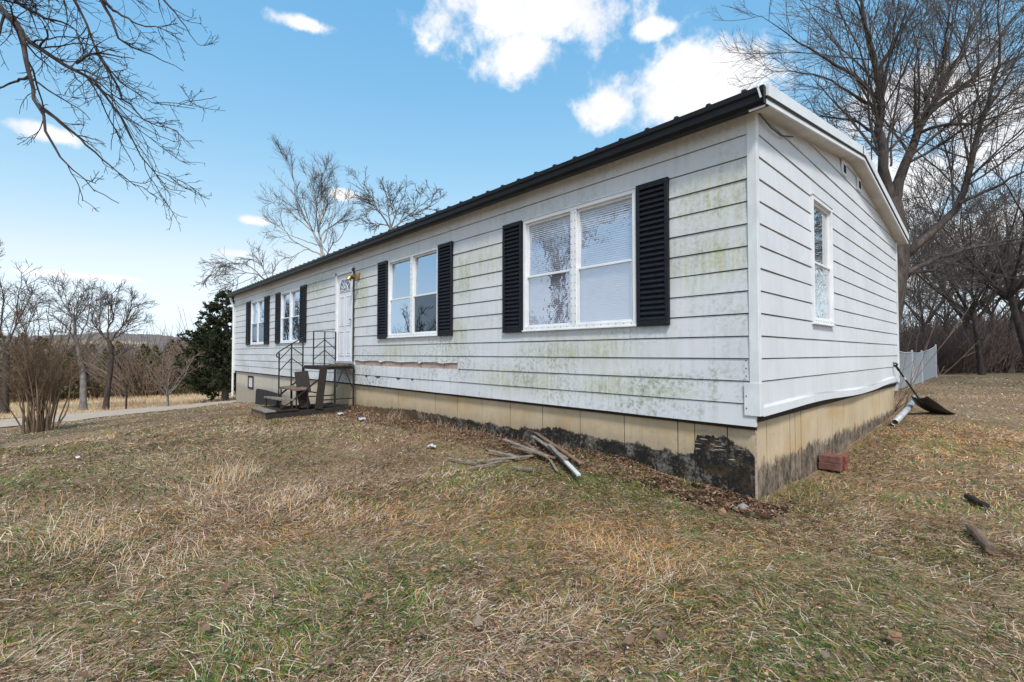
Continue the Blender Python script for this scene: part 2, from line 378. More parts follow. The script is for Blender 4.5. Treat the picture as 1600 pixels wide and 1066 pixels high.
# ------------------------------------------------------------------ terrain
ctrl = np.array([(0, 0, -.02), (.1, .4, -.05), (-.5, -.05, .03), (-1.2, -.05, .12), (-2.1, -.05, .13), (-3.2, -.05, .10), (-4.8, -.05, .10), (-6.4, -.05, .08), (-8.2, -.05, .09), (-12.1, 0, -.12), (-15.5, 0, -.32), (-18.8, 0, -.55),
    (-8.7, -1.8, .05), (-5, -2.5, .02), (-2, -2, .0), (0, -2, -.02), (1.6, -4.5, -.05), (-1.2, -4.7, -.02), (2, -1.5, .0), (-5, -4.6, -.03), (-9, -5, -.18), (-13.9, -5.1, -.5), (-12.5, -2.5, -.24), (-17.0, -6, -.72), (-20.5, -6.2, -.76), (-19.6, -1, -.75), (-21.2, 1, -.82), (-16, -3, -.5), (-15, -10, -.6), (-8, -10, -.2), (0, -10, -.1), (7, -5, 0), (8, 3, 0),
    (.1, 2, -.06), (.1, 3.4, .01), (.1, 5.1, .06), (.2, 7, .16), (1.4, .3, 0), (1, 4.5, 0.02), (3, 8, .12), (-.9, 14, .28), (-.4, 20, .4), (0, 24, .45), (5, 20, .4), (-8, 12, .1), (-19, 9, -.6), (-10, 20, .2), (-28, -4, -1.2), (-29, 4, -1.25), (-26, -12, -1.1)], float)
def tps(r2): return np.where(r2 > 1e-9, .5*r2*np.log(np.maximum(r2, 1e-9)), 0)
_n = len(ctrl); _A = np.zeros((_n+3, _n+3)); _dx = ctrl[:, None, :2]-ctrl[None, :, :2]
_A[:_n, :_n] = tps((_dx**2).sum(-1)) + .35*np.eye(_n); _A[:_n, _n] = 1; _A[:_n, _n+1:] = ctrl[:, :2]; _A[_n, :_n] = 1; _A[_n+1:, :_n] = ctrl[:, :2].T
_w = np.linalg.solve(_A, np.concatenate([ctrl[:, 2], [0, 0, 0]]))
def ground_z(x, y):
    x = np.asarray(x, float); y = np.asarray(y, float); shp = x.shape; xf = x.ravel(); yf = y.ravel(); near = np.zeros_like(xf)
    for i in range(0, len(xf), 60000):
        sl = slice(i, i+60000)
        r2 = (xf[sl, None]-ctrl[None, :, 0])**2+(yf[sl, None]-ctrl[None, :, 1])**2
        near[sl] = tps(r2)@_w[:_n] + _w[_n] + xf[sl]*_w[_n+1]+yf[sl]*_w[_n+2]
    far = -.8*sstep(8, 20, -xf) - 4.0*sstep(20, 80, -xf) - .6*sstep(30, 120, yf)*sstep(0, 30, -xf) + .4*sstep(8, 22, yf)*sstep(-14, 0, xf)
    w = sstep(14, 24, np.hypot((xf+8)*.75, yf-2))
    z = near*(1-w)+far*w
    d = np.hypot(xf-CAM[0], yf-CAM[1]); lump = 1-sstep(20, 60, d)
    z = z + ((fbm(xf*1.3, yf*1.3, 3)-.5)*.07 + (fbm(xf*5, yf*5, 9)-.5)*.03)*lump
    return z.reshape(shp)
def gz(x, y): return float(ground_z(np.array([x]), np.array([y]))[0])

def sinhgrid(n, s0, half, c):
    k = 1.0
    lo, hi = .1, 12.0
    for _ in range(60):
        k = (lo+hi)/2; step = half*math.sinh(k*2/n)/math.sinh(k)
        if step > s0: lo = k
        else: hi = k
    return c+half*np.sinh(k*np.linspace(-1, 1, n+1))/math.sinh(k)
gx = sinhgrid(270, .13, 2600, -3.0); gy = sinhgrid(270, .13, 2600, -1.0)
GX, GY = np.meshgrid(gx, gy, indexing='ij'); GZ = ground_z(GX, GY)
nx, ny = GX.shape; idx = np.arange(nx*ny).reshape(nx, ny)
Fq = np.stack([idx[:-1, :-1], idx[1:, :-1], idx[1:, 1:], idx[:-1, 1:]], -1).reshape(-1, 4)
def mk_ground():
    m, T, bs, o = newmat('ground'); P = T.pos
    X, Y, Z = T.n('ShaderNodeSeparateXYZ', {0: P}).outputs
    n0 = T.noise(P, .7, 5, .6); n1 = T.noise(P, 6, 6, .65); n2 = T.noise(P, 60, 5, .7)
    soil = T.mix(T.rng(n1, .35, .65), (.045, .027, .018), (.13, .08, .05))
    thatch = T.mix(T.rng(n2, .35, .65), (.20, .13, .08), (.34, .245, .165))
    nf = T.noise(T.scale(P, (1, 1, .2)), 38, 6, .8, .6); straw = T.mix(T.rng(T.noise(P, 2.2, 4), .4, .65), (.36, .26, .17), (.42, .265, .13))
    near = T.mix(T.rng(T.m('ADD', n0, T.m('MULTIPLY', n2, .5)), .55, .9), soil, thatch)
    near = T.mix(T.rng(nf, .50, .60), near, straw); near = T.mix(T.rng(T.noise(P, 55, 5, .8), .57, .66), near, (.03, .018, .012))
    green = T.mix(T.rng(n1, .4, .7), near, (.10, .12, .045))
    lawn = T.mix(T.rng(T.noise(P, .35, 4), .5, .65), near, green)
    field = T.mix(T.rng(T.noise(P, .25, 6, .7), .35, .65), (.42, .28, .165), (.54, .41, .25))
    wood = T.mix(T.rng(T.noise(P, .5, 5, .7), .4, .6), (.085, .065, .055), (.14, .11, .085))
    isfield = T.rng(X, -20.5, -21.5)
    iswood = T.rng(T.m('ADD', Y, T.m('MULTIPLY', n0, 4)), 25.5, 28)
    c = T.mix(isfield, lawn, field); c = T.mix(iswood, c, wood)
    far = T.rng(T.vm('LENGTH', P), 110, 200)
    c = T.mix(far, c, T.mix(T.rng(T.noise(P, .01, 5), .5, .6), (.12, .10, .09), (.30, .25, .15)))
    finish(T, bs, c, .95, n2, .5, .02, .1); M['ground'] = m
mk_ground()
ground = np_mesh('ground', np.stack([GX, GY, GZ], -1).reshape(-1, 3), Fq, 'ground', smooth=True); tag(ground, kind='structure')

# road beyond the lawn
cl = [(-14.5, -26), (-16.4, -14), (-18.4, -6.2), (-20.3, -1), (-22.0, 3), (-25.2, 10), (-30, 20), (-38, 34)]
def cr(points, n):
    P = [np.array(p, float) for p in points]; P = [2*P[0]-P[1]]+P+[2*P[-1]-P[-2]]; out = []
    for i in range(1, len(P)-2):
        for t in np.linspace(0, 1, n, endpoint=False):
            out.append(.5*((2*P[i])+(-P[i-1]+P[i+1])*t+(2*P[i-1]-5*P[i]+4*P[i+1]-P[i+2])*t*t+(-P[i-1]+3*P[i]-3*P[i+1]+P[i+2])*t**3))
    out.append(P[-2]); return np.array(out)
RC = cr(cl, 14); RTn = np.gradient(RC, axis=0); RN = np.stack([RTn[:, 1], -RTn[:, 0]], -1); RN /= np.linalg.norm(RN, axis=1)[:, None]
k = 7; offs = np.linspace(-1.1, 1.1, k); RV = (RC[:, None, :]+RN[:, None, :]*offs[None, :, None])
RV[:, 0] += (RN*(RNG.random((len(RC), 1))-.5)*.25); RV[:, -1] += (RN*(RNG.random((len(RC), 1))-.5)*.25)
RZ = ground_z(RC[:, 0], RC[:, 1]); RZ = np.convolve(np.pad(RZ, 4, mode='edge'), np.ones(9)/9, 'valid')
crown = .075-.03*(offs/1.1)**2
RZ2 = np.maximum(RZ[:, None]+crown[None, :], ground_z(RV[..., 0], RV[..., 1])+.012)
ri = np.arange(len(RC)*k).reshape(len(RC), k)
road = np_mesh('road', np.concatenate([RV, RZ2[..., None]], -1).reshape(-1, 3), np.stack([ri[:-1, :-1], ri[1:, :-1], ri[1:, 1:], ri[:-1, 1:]], -1).reshape(-1, 4), 'asphalt_pale', smooth=True)
tag(road, kind='structure')

# hills
def mk_hill():
    m, T, bs, o = newmat('hill'); P = T.pos
    n = T.noise(T.scale(P, (1, 1, 2.5)), .012, 7, .7); n2 = T.noise(T.scale(P, (1, 1, .25)), .16, 4, .7)
    c = T.mix(T.rng(n2, .35, .65), (.135, .118, .122), (.215, .185, .175)); f = T.rng(T.noise(P, .006, 3), .56, .62)
    Z = T.n('ShaderNodeSeparateXYZ', {0: P}).outputs[2]
    f = T.m('MULTIPLY', f, T.rng(Z, 22, 12)); c = T.mix(f, c, (.42, .34, .19))
    finish(T, bs, c, 1.0, spec=0.0); M['hill'] = m
mk_hill()
na = 1400; azs = np.linspace(0, 2*math.pi, na, endpoint=False); rows = 12
hd0 = math.atan2(FW0[1], FW0[0])
rel = np.degrees((azs-hd0+math.pi) % (2*math.pi)-math.pi)         # + is left of the view axis
ridge = 9+ 22*fbm(azs*7, azs*0+2, 5, 3) + 14*np.exp(-((rel-41)/5)**2) - 6*np.exp(-((rel-33)/3)**2)
HV = []
for i in range(rows):
    t = i/(rows-1); R = 560+420*t
    zz = -7+(ridge+7)*sstep(0, 1, np.array(t))*np.ones(na) + (2.6*vnoise(azs*900, azs*0+i, 8) + 2.0*vnoise(azs*330, azs*0+i*3, 4))*(t > .3)
    HV.append(np.stack([R*np.cos(azs), R*np.sin(azs), zz], -1))
HV.append(np.stack([1400*np.cos(azs), 1400*np.sin(azs), 0*azs-9], -1)); HV = np.array(HV)
hi = np.arange((rows+1)*na).reshape(rows+1, na); hr = np.roll(hi, -1, 1)
hills = np_mesh('hills', HV.reshape(-1, 3), np.stack([hi[:-1], hr[:-1], hr[1:], hi[1:]], -1).reshape(-1, 4), 'hill'); tag(hills, kind='structure')

# ------------------------------------------------------------------ the house
HL, HW = 18.85, 7.2                    # long wall along -X, gable wall along +Y
PZ = .2055; Z0 = .657; ZT = 3.52
house = empty('house'); tag(house, 'long white mobile home with black shutters, lap siding and tan block foundation', 'house')
openings = [(-2.975, -1.215, 1.635, 3.13), (-6.755, -5.025, 1.635, 3.13), (-13.30, -11.65, 1.635, 3.12), (-16.54, -14.94, 1.63, 3.11), (-9.25, -8.33, 1.12, 3.235)]
def subtract(x0, x1, z0, z1, ops):
    rects = [(x0, x1, z0, z1)]
    for a, b, c, d in ops:
        nr = []
        for (p, q, r, s) in rects:
            if b <= p or a >= q or d <= r or c >= s: nr.append((p, q, r, s)); continue
            if p < a: nr.append((p, a, r, s))
            if q > b: nr.append((b, q, r, s))
            m0, m1 = max(p, a), min(q, b)
            if r < c: nr.append((m0, m1, r, c))
            if s > d: nr.append((m0, m1, d, s))
        rects = nr
    return [r for r in rects if r[1]-r[0] > .004 and r[3]-r[2] > .004]
hr_ = random.Random(3)
def lap(z, zr): return .006+.010*(1-(z-zr)/PZ)
def front_board(rects, zr, parent, jit, slantL=0, slantR=0):
    for (a, b, c, d) in rects:
        mb = MB(); yb, yt = -lap(c, zr)-jit, -lap(d, zr)-jit; c2 = c+.0095 if abs(c-zr) < .01 else c
        n = max(1, int((b-a)/.5)); xs = [a+(b-a)*i/n for i in range(n+1)]; vs = []
        for i, x in enumerate(xs):
            w = hr_.uniform(-.0016, .0016); sl = slantL if i == 0 else (slantR if i == n else 0); w2 = hr_.uniform(-.002, .002)
            vs += [(x, yb+w, c2+w2), (x+sl, yt+w*.5, d), (x+sl, .02, d), (x, .02, c2)]
        fs = []
        for i in range(n):
            k0 = i*4; k1 = k0+4
            for e in range(4): fs.append((k0+e, k0+(e+1) % 4, k1+(e+1) % 4, k1+e))
        fs += [(0, 1, 2, 3), (n*4+3, n*4+2, n*4+1, n*4)]
        mb.add(vs, fs); mb.build('siding_board', 'siding', parent)
rowi = 0; z = Z0
while z < ZT-.02:
    top = min(z+PZ, ZT); x = -HL+.05; seg = hr_.uniform(1.2, 3.6)
    cuts = [-HL+.05]
    while cuts[-1] < -.06:
        cuts.append(min(cuts[-1]+seg, -.056)); seg = 3.66
    if -.056-cuts[-2] < .3: cuts.pop(-2)
    ops = list(openings)
    if rowi == 2: ops.append((-8.28, -4.49, z-.01, z+.105))
    if rowi < 2: cuts = [-HL+.05, -15.3, -11.7, -8.30, -7.50 if rowi == 1 else -6.66, -4.45, -1.6, -.056 if rowi else -.012]
    for a, b in zip(cuts[:-1], cuts[1:]):
        sl = rowi < 2
        e = .006 if (sl and -8.4 < a < -5 and b < -4) else .0015
        j = hr_.uniform(0, .0025)
        zo = 0
        front_board(subtract(a+e, b-e, z, top, ops), z, house, j + (.006 if sl and -8.4 < a < -4.6 else 0), .055 if sl and a in (-7.50, -6.66) else 0, .055 if sl and b in (-7.50, -6.66) else 0)
    z += PZ; rowi += 1
for rc in subtract(-HL+.03, -.02, .63, ZT, openings): MB().box(rc[0], rc[1], .0215, .036, rc[2], rc[3]).build('lap_shadow_backing', 'joint', house)  # black sheet paints the shadow line into the lap gaps
sh = MB().box(-8.3, -4.47, .008, .0205, 1.05, 1.18).build('sheathing', 'sheathing', house)
for xj in (-7.1, -6.3, -5.6, -4.9): MB().box(xj, xj+.012, .004, .013, 1.066, 1.172).build('sheathing_batten', 'wood_brown', house)
for xj, l in ((-7.3, .25), (-6.45, .18), (-5.9, .09), (-7.75, .12)): MB().add([(xj, -.024, .866), (xj+l, -.024, .866), (xj+l*.6, -.028, .838), (xj+l*.25, -.027, .848)], [(0, 1, 2, 3)]).add([(xj, -.018, .866), (xj+l, -.018, .866), (xj+l*.6, -.019, .838), (xj+l*.25, -.019, .848)], [(0, 3, 2, 1)]).build('torn_felt', 'rubber', house)

for xj, l, dz in ((-8.1, .5, .014), (-7.2, .3, .022), (-6.6, .7, .012), (-5.7, .15, .03), (-5.1, .4, .012)):
    MB().add([(xj, -.011, 1.185), (xj+l, -.011, 1.185), (xj+l, -.014, 1.172), (xj+l*.7, -.018, 1.17-dz*.4), (xj+l*.45, -.02, 1.17-dz), (xj+l*.2, -.016, 1.17-dz*.5), (xj, -.013, 1.171)], [(0, 1, 2, 3, 4, 5, 6)]).build('torn_siding', 'siding', house)
# gable siding
SL = .153                                  # roof pitch
def ztop(y): return 3.50+SL*min(max(y, 0), HW-max(y, 0)) if y <= HW/2 else 3.50+SL*(HW-y)
gop = (1.65, 2.495, 1.675, 3.145)
zr = Z0+2*PZ; gi = 0
rows_g = [(Z0+PZ*.5, Z0+2*PZ)]
while zr < 4.0: rows_g.append((zr, zr+PZ)); zr += PZ
def zs(y): return 3.50+SL*min(y, HW-y)
for (a, b) in rows_g:
    d0 = max(0, (a-3.50)/SL+.02); ymin, ymax = max(.045, d0), min(HW-.04, HW-d0)
    if ymax-ymin < .1: continue
    cutp = hr_.uniform(2.6, 5.4); segs = [(ymin, cutp), (cutp, ymax)] if ymin < cutp < ymax else [(ymin, ymax)]
    for (p, q) in segs:
        for (y0, y1, c, d) in subtract(p+.0012, q-.0012, a, b, [gop]):
            n = max(1, int((y1-y0)/.3)); vs = []; mb = MB(); P0 = b-a
            for i in range(n+1):
                y = y0+(y1-y0)*i/n; w = hr_.uniform(-.002, .002)
                f = lambda zz: .006+.010*(1-(zz-a)/P0)
                cc = c+.0095 if abs(c-a) < .01 else c; dt = max(cc+.002, min(d, zs(y)+.02))
                vs += [(f(c)+w, y, cc), (f(dt)+w*.4, y, dt), (-.02, y, dt), (-.02, y, cc)]
            fs = []
            for i in range(n):
                for e in range(4): fs.append((i*4+e, i*4+(e+1) % 4, i*4+4+(e+1) % 4, i*4+4+e))
            fs += [(0, 1, 2, 3), (n*4+3, n*4+2, n*4+1, n*4)]
            mb.add(vs, fs).build('siding_board', 'siding', house)
for rc in subtract(.04, HW-.04, .70, 3.52, [gop]): MB().box(-.036, -.0215, rc[0], rc[1], rc[2], rc[3]).build('lap_shadow_backing', 'joint', house)  # same painted shadow line behind the gable laps
MB().prism([(.1, 3.521), (HW-.1, 3.521), (HW/2, 4.06)], 'x', -.036, -.0215).build('lap_shadow_backing', 'joint', house)
# bowed starter strip along the bottom of the gable siding
mb = MB(); vs = []; N = 24
for i in range(N+1):
    y = .05+(HW-.1)*i/N; zb = .757+.02*math.sin(y*1.1)+(.03 if y > 5 else 0)*math.sin((y-5)*1.4); o = .030+.012*math.sin(y*2.3)
    vs += [(.022, y, zb+.10), (o, y, zb+.075), (o+.004, y, zb), (-.02, y, zb)]
mb.add(vs, [(i*4+e, i*4+(e+1) % 4, i*4+4+(e+1) % 4, i*4+4+e) for i in range(N) for e in range(4)]+[(0, 1, 2, 3)]); mb.build('starter_strip', 'siding', house)
# hidden walls
MB().box(-HL, -HL+.03, .05, HW-.05, .6, 3.5).build('wall_end', 'siding', house)
MB().box(-HL, 0, HW-.03, HW, .6, 3.5).build('wall_back', 'siding', house)
# corner trims
MB().prism([(-.058, -.024), (.024, -.024), (.024, .045), (.0, .045), (.0, .0), (-.058, .0)], 'z', .77, ZT).build('corner_trim', 'corner_white', house, .003)
MB().prism([(-.105, -.030), (.030, -.030), (.030, .06), (.0245, .06), (.0245, -.0245), (-.105, -.0245)], 'z', .765, 1.06).build('corner_patch', 'corner_white', house, .002)
for zz in (.83, .94, 1.12, 1.19, 1.26): MB().tube([(-.085, -.027, zz), (-.085, -.034, zz)], .006, 8).build('screw', 'screw_dark', house)
MB().box(.0, .032, HW-.045, HW+.02, .76, 3.49).build('corner_trim', 'corner_white', house, .003)
MB().prism([(-HL-.024, -.028), (-HL+.055, -.028), (-HL+.055, 0), (-HL, 0), (-HL, .06), (-HL-.024, .06)], 'z', .58, ZT).build('corner_trim', 'corner_white', house, .003)

# foundation panels (front: .64 m joints; gable: as seen)
fx = [-.045, -.29, -.61, -.79]+[-1.43-.63*i for i in range(27)]+[-HL+.08]
fx = sorted(set([round(v, 3) for v in fx if v > -HL+.2]+[-HL+.08]))
MB().box(-HL+.10, -.07, .0485, .2, -1.2, .80).build('foundation_core', 'joint', house)
for a, b in zip(fx[:-1], fx[1:]):
    MB().box(a+.0045, b-.0045, .045+hr_.uniform(-.001, .001), .09, -1.2, .80).build('foundation_panel', 'foundation', house, .0015)
fy = [.05, .36, 1.03, 1.20, 1.40, 2.02, 2.68, 3.27, 3.92, 4.47, 5.14, 5.72, 6.31, 6.75, HW-.06]
MB().box(-.2, -.0535, .10, HW-.08, -1.2, .80).build('foundation_core', 'joint', house)
for a, b in zip(fy[:-1], fy[1:]):
    MB().box(-.09, -.05+hr_.uniform(-.001, .001), a+.008+(.041 if a < .1 else 0), b-.008, -1.2, .80).build('foundation_panel', 'foundation', house, .0015)
MB().box(-.052, -.043, .052, .094, -1.0, .757).build('rusty_corner_bead', 'sheathing', house)
MB().box(-HL+.08, -HL+.16, .1, HW-.1, -1.2, .8).build('foundation_wall', 'foundation', house)
# crawl-space vent
v = MB().box(-17.05, -16.97, .02, .05, .09, .53).box(-16.46, -16.38, .02, .05, .09, .53).box(-16.97, -16.46, .02, .05, .09, .14).box(-16.97, -16.46, .02, .05, .48, .53).build('foundation_vent', 'interior_dark', house)
MB().box(-16.97, -16.46, .035, .047, .14, .48).build('vent_panel', 'curtain', v)

# soffits, fascia, gutter
GY0 = -.21
MB().box(-HL-.15, .17, GY0+.09, .0, 3.515, 3.535).build('eave_soffit', 'soffit', house)
MB().box(-HL-.15, .15, GY0+.075, GY0+.092, 3.47, 3.60).build('eave_fascia', 'trim_white', house)
gprof = [(GY0+.074, 3.607), (GY0+.066, 3.607), (GY0+.066, 3.475), (GY0+.005, 3.475), (GY0-.012, 3.50), (GY0-.016, 3.56), (GY0-.03, 3.575), (GY0-.03, 3.607), (GY0-.045, 3.607), (GY0-.045, 3.562), (GY0-.03, 3.545), (GY0-.026, 3.49), (GY0-.002, 3.458), (GY0+.074, 3.458)]
MB().prism(gprof, 'x', -HL-.2, .165).build('gutter', 'gutter_black', house)
MB().box(.165, .172, GY0-.045, GY0+.074, 3.458, 3.607).build('gutter_end_cap', 'gutter_black', house)
MB().bar((.12, GY0-.05, 3.605), (.165, GY0+.0, 3.60), .02, .012).bar((.125, GY0-.048, 3.60), (.15, GY0-.048, 3.50), .014, .006).build('gutter_strap', 'trim_white', house)
for i in range(22): MB().tube([(-.55-.83*i, GY0+.13, 3.517), (-.55-.83*i, GY0+.13, 3.509)], .007, 6).build('soffit_screw', 'screw_dark', house)
MB().tube([(-HL-.10, -.16, 3.46), (-HL-.09, -.12, 3.30), (-HL-.02, -.06, 3.15), (-HL-.04, -.05, 2.9), (-HL-.04, -.05, -.3)], .04, 8).build('downspout', 'trim_white', house)
# rake: soffit, fascia and metal edge on both slopes
RX = .19
def sl(y, z0): return z0+SL*(min(y, HW-y))
for s in (0, 1):
    ya, yb = (-.20, HW/2) if s == 0 else (HW+.20, HW/2)
    def P(y, dz): return (y, 3.50+SL*(min(y, HW-y))+dz)
    q = [P(ya, -.0), P(yb, -.0), P(yb, .018), P(ya, .018)]; MB().prism(q, 'x', .0, RX-.03).build('rake_soffit', 'soffit', house)
    q = [P(ya, -.012), P(yb, -.012), P(yb, .055), P(ya, .055)]; MB().prism(q, 'x', RX-.03, RX-.012).build('rake_fascia', 'trim_white', house)
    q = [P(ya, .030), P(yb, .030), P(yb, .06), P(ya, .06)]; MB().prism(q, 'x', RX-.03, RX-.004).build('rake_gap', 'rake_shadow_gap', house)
    q = [P(ya, .052), P(yb, .052), P(yb, .152), P(ya, .152)]; MB().prism(q, 'x', RX-.03, RX+.004).build('rake_trim', 'rake_metal', house)
    q = [P(ya, .152), P(yb, .152), P(yb, .158), P(ya, .158)]; MB().prism(q, 'x', RX-.16, RX+.004).build('rake_cap', 'rake_metal', house)
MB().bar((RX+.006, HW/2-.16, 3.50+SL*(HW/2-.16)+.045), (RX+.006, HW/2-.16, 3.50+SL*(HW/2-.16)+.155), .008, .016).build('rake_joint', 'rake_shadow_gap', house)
MB().box(.03, .16, -.20, -.19, 3.44, 3.62).build('rake_return', 'trim_white', house)
# roof panels with ribs
rs = random.Random(5)
def roof_mesh(w, s):
    mb = MB(); prof = []; 
    for i in range(3):
        c = w*(i+.5)/3; prof += [(c-.03, 0), (c-.014, .028), (c+.014, .028), (c+.03, 0)]
    prof = [(0, 0)]+prof+[(w, 0)]
    ya, yb = (-.225, HW/2) if s == 0 else (HW+.225, HW/2); vs = []
    for y in (ya, yb):
        zz = 3.50+SL*(min(y, HW-y))+.150
        vs += [(p[0], y, zz+p[1]) for p in prof]+[(p[0], y, zz-.01) for p in prof]
    n = len(prof); fs = []
    for i in range(n-1):
        fs += [(i, i+1, 2*n+i+1, 2*n+i), (n+i, 3*n+i, 3*n+i+1, n+i+1), (i, n+i, n+i+1, i+1), (2*n+i, 2*n+i+1, 3*n+i+1, 3*n+i)]
    return mb.add(vs, fs).mesh('roof_panel', 'roof_metal')
wp = .914; npan = int((HL+.33)/wp); wp = (HL+.33)/npan
for s in (0, 1):
    me = roof_mesh(wp-.002, s)
    for i in range(npan):
        o = bpy.data.objects.new('roof_panel', me); col.objects.link(o); o.parent = house; o.location = (-HL-.17+i*wp, 0, 0)
MB().prism([(HW/2-.18, 4.16), (HW/2, 4.195), (HW/2+.18, 4.16), (HW/2, 4.205)], 'x', -HL-.17, .16).build('ridge_cap', 'roof_metal', house)
# gable vents
for (y, z) in ((3.05, 3.84), (3.95, 3.84)):
    g = MB().box(.014, .03, y, y+.26, z-.08, z+.11).build('gable_vent', 'trim_white', house, .003)
    MB().box(.03, .034, y+.08, y+.20, z-.045, z+.06).build('vent_hole', 'interior_dark', g)

# windows -------------------------------------------------------------
def bx(mb, face, a, b, d0, d1, z0, z1):      # d = distance out from the wall; face f = long wall, g = gable
    if face == 'f': mb.box(a, b, -d1, -d0, z0, z1)
    else: mb.box(d0, d1, a, b, z0, z1)
    return mb
def window(face, a, b, z0, z1, kinds, two, behind, screws=True, mid=.49):
    fw = .045; mb = MB()
    bx(mb, face, a, a+fw, -.04, .034, z0, z1); bx(mb, face, b-fw, b, -.04, .034, z0, z1)
    bx(mb, face, a+fw, b-fw, -.04, .034, z1-fw, z1); bx(mb, face, a+fw, b-fw, -.04, .034, z0, z0+fw)
    w = mb.build('window', 'window_white', house, .003)
    cells = [(a+fw, b-fw)]
    if two:
        c = (a+b)/2; bx(MB(), face, c-.045, c+.045, -.04, .032, z0+fw, z1-fw).build('mullion', 'window_white', w, .003); cells = [(a+fw, c-.045), (c+.045, b-fw)]
    bx(MB(), face, a-.01, b+.01, -.0, .052, z0-.018, z0).build('sill', 'window_white', w, .003)
    bx(MB(), face, a-.008, b+.008, 0, .042, z1, z1+.014).build('drip_cap', 'corner_white', w)
    zm = z0+(z1-z0)*mid; k = 0
    for ci, (p, q) in enumerate(cells):
        for lvl in (0, 1):
            s0, s1 = (z0+fw, zm) if lvl == 0 else (zm-.02, z1-fw); dep = .005 if lvl == 0 else -.014; t = .026
            mb = MB(); bx(mb, face, p, p+t, dep-.02, dep+.012, s0, s1); bx(mb, face, q-t, q, dep-.02, dep+.012, s0, s1); bx(mb, face, p+t, q-t, dep-.02, dep+.012, s0, s0+t); bx(mb, face, p+t, q-t, dep-.02, dep+.012, s1-t, s1)
            mb.build('sash', 'window_white', w, .002)
            g = MB(); e = hr_.uniform(-.0015, .0015); d = dep-.004
            if face == 'f': g.add([(p+t, -d+e, s0+t), (q-t, -d-e, s0+t), (q-t, -d-e*.3+.018*lvl, s1-t), (p+t, -d+e*.4+.018*lvl, s1-t)], [(0, 1, 2, 3)])
            else: g.add([(d+e, p+t, s0+t), (d-e, q-t, s0+t), (d-e*.4, q-t, s1-t), (d+e*.4, p+t, s1-t)], [(0, 1, 2, 3)])
            g.build('pane', kinds[k], w); k += 1
    # what is behind the glass
    mb = MB()
    if behind == 'blind':
        z = z0+fw
        while z < z1-fw:
            for p, q in cells: mb.obox(((p+q)/2, .034, z), ((q-p)/2-.01, 0, 0), (0, .004, .0135), (0, -.0008, .0003))
            z += .026
        mb.build('blind', 'blind_white', w)['kind'] = 'stuff'
    if behind == 'curtain':
        for p, q in [cells[0], cells[-1]]:
            n = 24; vs = []
            for i in range(n+1):
                x = p+(q-p)*(.35+.35*i/n); yy = .10+.02*math.sin(i*1.3); vs += [(x, yy, z0), (x, yy, z1)]
            mb.add(vs, [(2*i, 2*i+2, 2*i+3, 2*i+1) for i in range(n)])
        mb.build('curtain', 'curtain', w)
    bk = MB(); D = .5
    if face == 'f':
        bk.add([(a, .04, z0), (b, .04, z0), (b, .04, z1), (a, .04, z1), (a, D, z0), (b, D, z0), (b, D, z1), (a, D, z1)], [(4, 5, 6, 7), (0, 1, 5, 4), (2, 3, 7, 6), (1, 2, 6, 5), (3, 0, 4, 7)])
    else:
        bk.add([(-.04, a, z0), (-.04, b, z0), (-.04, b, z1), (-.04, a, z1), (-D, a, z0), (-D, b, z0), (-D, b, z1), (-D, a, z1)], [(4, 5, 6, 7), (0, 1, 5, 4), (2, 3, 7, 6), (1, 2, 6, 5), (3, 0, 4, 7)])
    bk.build('room_tone_box', 'blind_white' if behind == 'blind' else 'interior_dark', w)  # added box: dark colour for the unlit room, pale to brighten the blind
    if screws:
        mb = MB()
        n = int((b-a)/.1)
        for i in range(n):
            x = a+.06+(b-a-.12)*i/(n-1)
            if face == 'f': mb.box(x-.004, x+.004, -.037, -.033, z0+.018, z0+.026)
            else: mb.box(.033, .037, x-.004, x+.004, z0+.018, z0+.026)
        if two:
            c = (a+b)/2
            for i in range(15):
                z = z0+.08+(z1-z0-.16)*i/14
                for dx in (-.028, .028): mb.box(c+dx-.004, c+dx+.004, -.036, -.031, z-.004, z+.004)
        s = mb.build('screws', 'screw_dark', w); s['kind'] = 'stuff'
    return w
window('f', -2.975, -1.215, 1.635, 3.13, ['glass_film']*4, True, 'blind')
window('f', -6.755, -5.025, 1.635, 3.13, ['glass_clear', 'glass_clear', 'glass_screen', 'glass_clear'], True, None)
window('f', -13.30, -11.65, 1.635, 3.12, ['glass_clear', 'glass_clear', 'glass_clear', 'glass_clear'], True, None, False)
window('f', -16.54, -14.94, 1.63, 3.11, ['glass_screen', 'glass_clear', 'glass_screen', 'glass_clear'], True, 'curtain', False)
window('g', 1.65, 2.495, 1.675, 3.145, ['glass_foil', 'glass_silver'], False, None)

# shutters ------------------------------------------------------------
slat_me = None
def shutter(a, b, z0, z1):
    global slat_me
    mb = MB(); r = .042; d0, d1 = -.056, -.020
    mb.box(a, a+r, d0, d1, z0, z1).box(b-r, b, d0, d1, z0, z1).box(a+r, b-r, d0, d1, z0, z0+.06).box(a+r, b-r, d0, d1, z1-.06, z1).box(a+r, b-r, -.026, -.020, z0+.06, z1-.06)
    s = mb.build('shutter', 'shutter_black', house, .004)
    n = 25; h = (z1-z0-.12)/n
    if slat_me is None:
        W_ = b-a-2*r
        slat_me = MB().prism([(-.054, .004), (-.054, .014), (-.028, .052), (-.0265, .052), (-.0265, .004)], 'x', 0, W_-.002).mesh('slat', 'shutter_black')
    for i in range(n):
        o = bpy.data.objects.new('slat', slat_me); col.objects.link(o); o.parent = s; o.location = (a+r+.001, 0, z0+.06+i*h); o.scale = (1, 1, h/.0565)
    for x in (a+.02, b-.02):
        for z in (z0+.03, z1-.03): MB().tube([(x, -.055, z), (x, -.060, z)], .008, 8).build('shutter_screw', 'screw_dark', s)
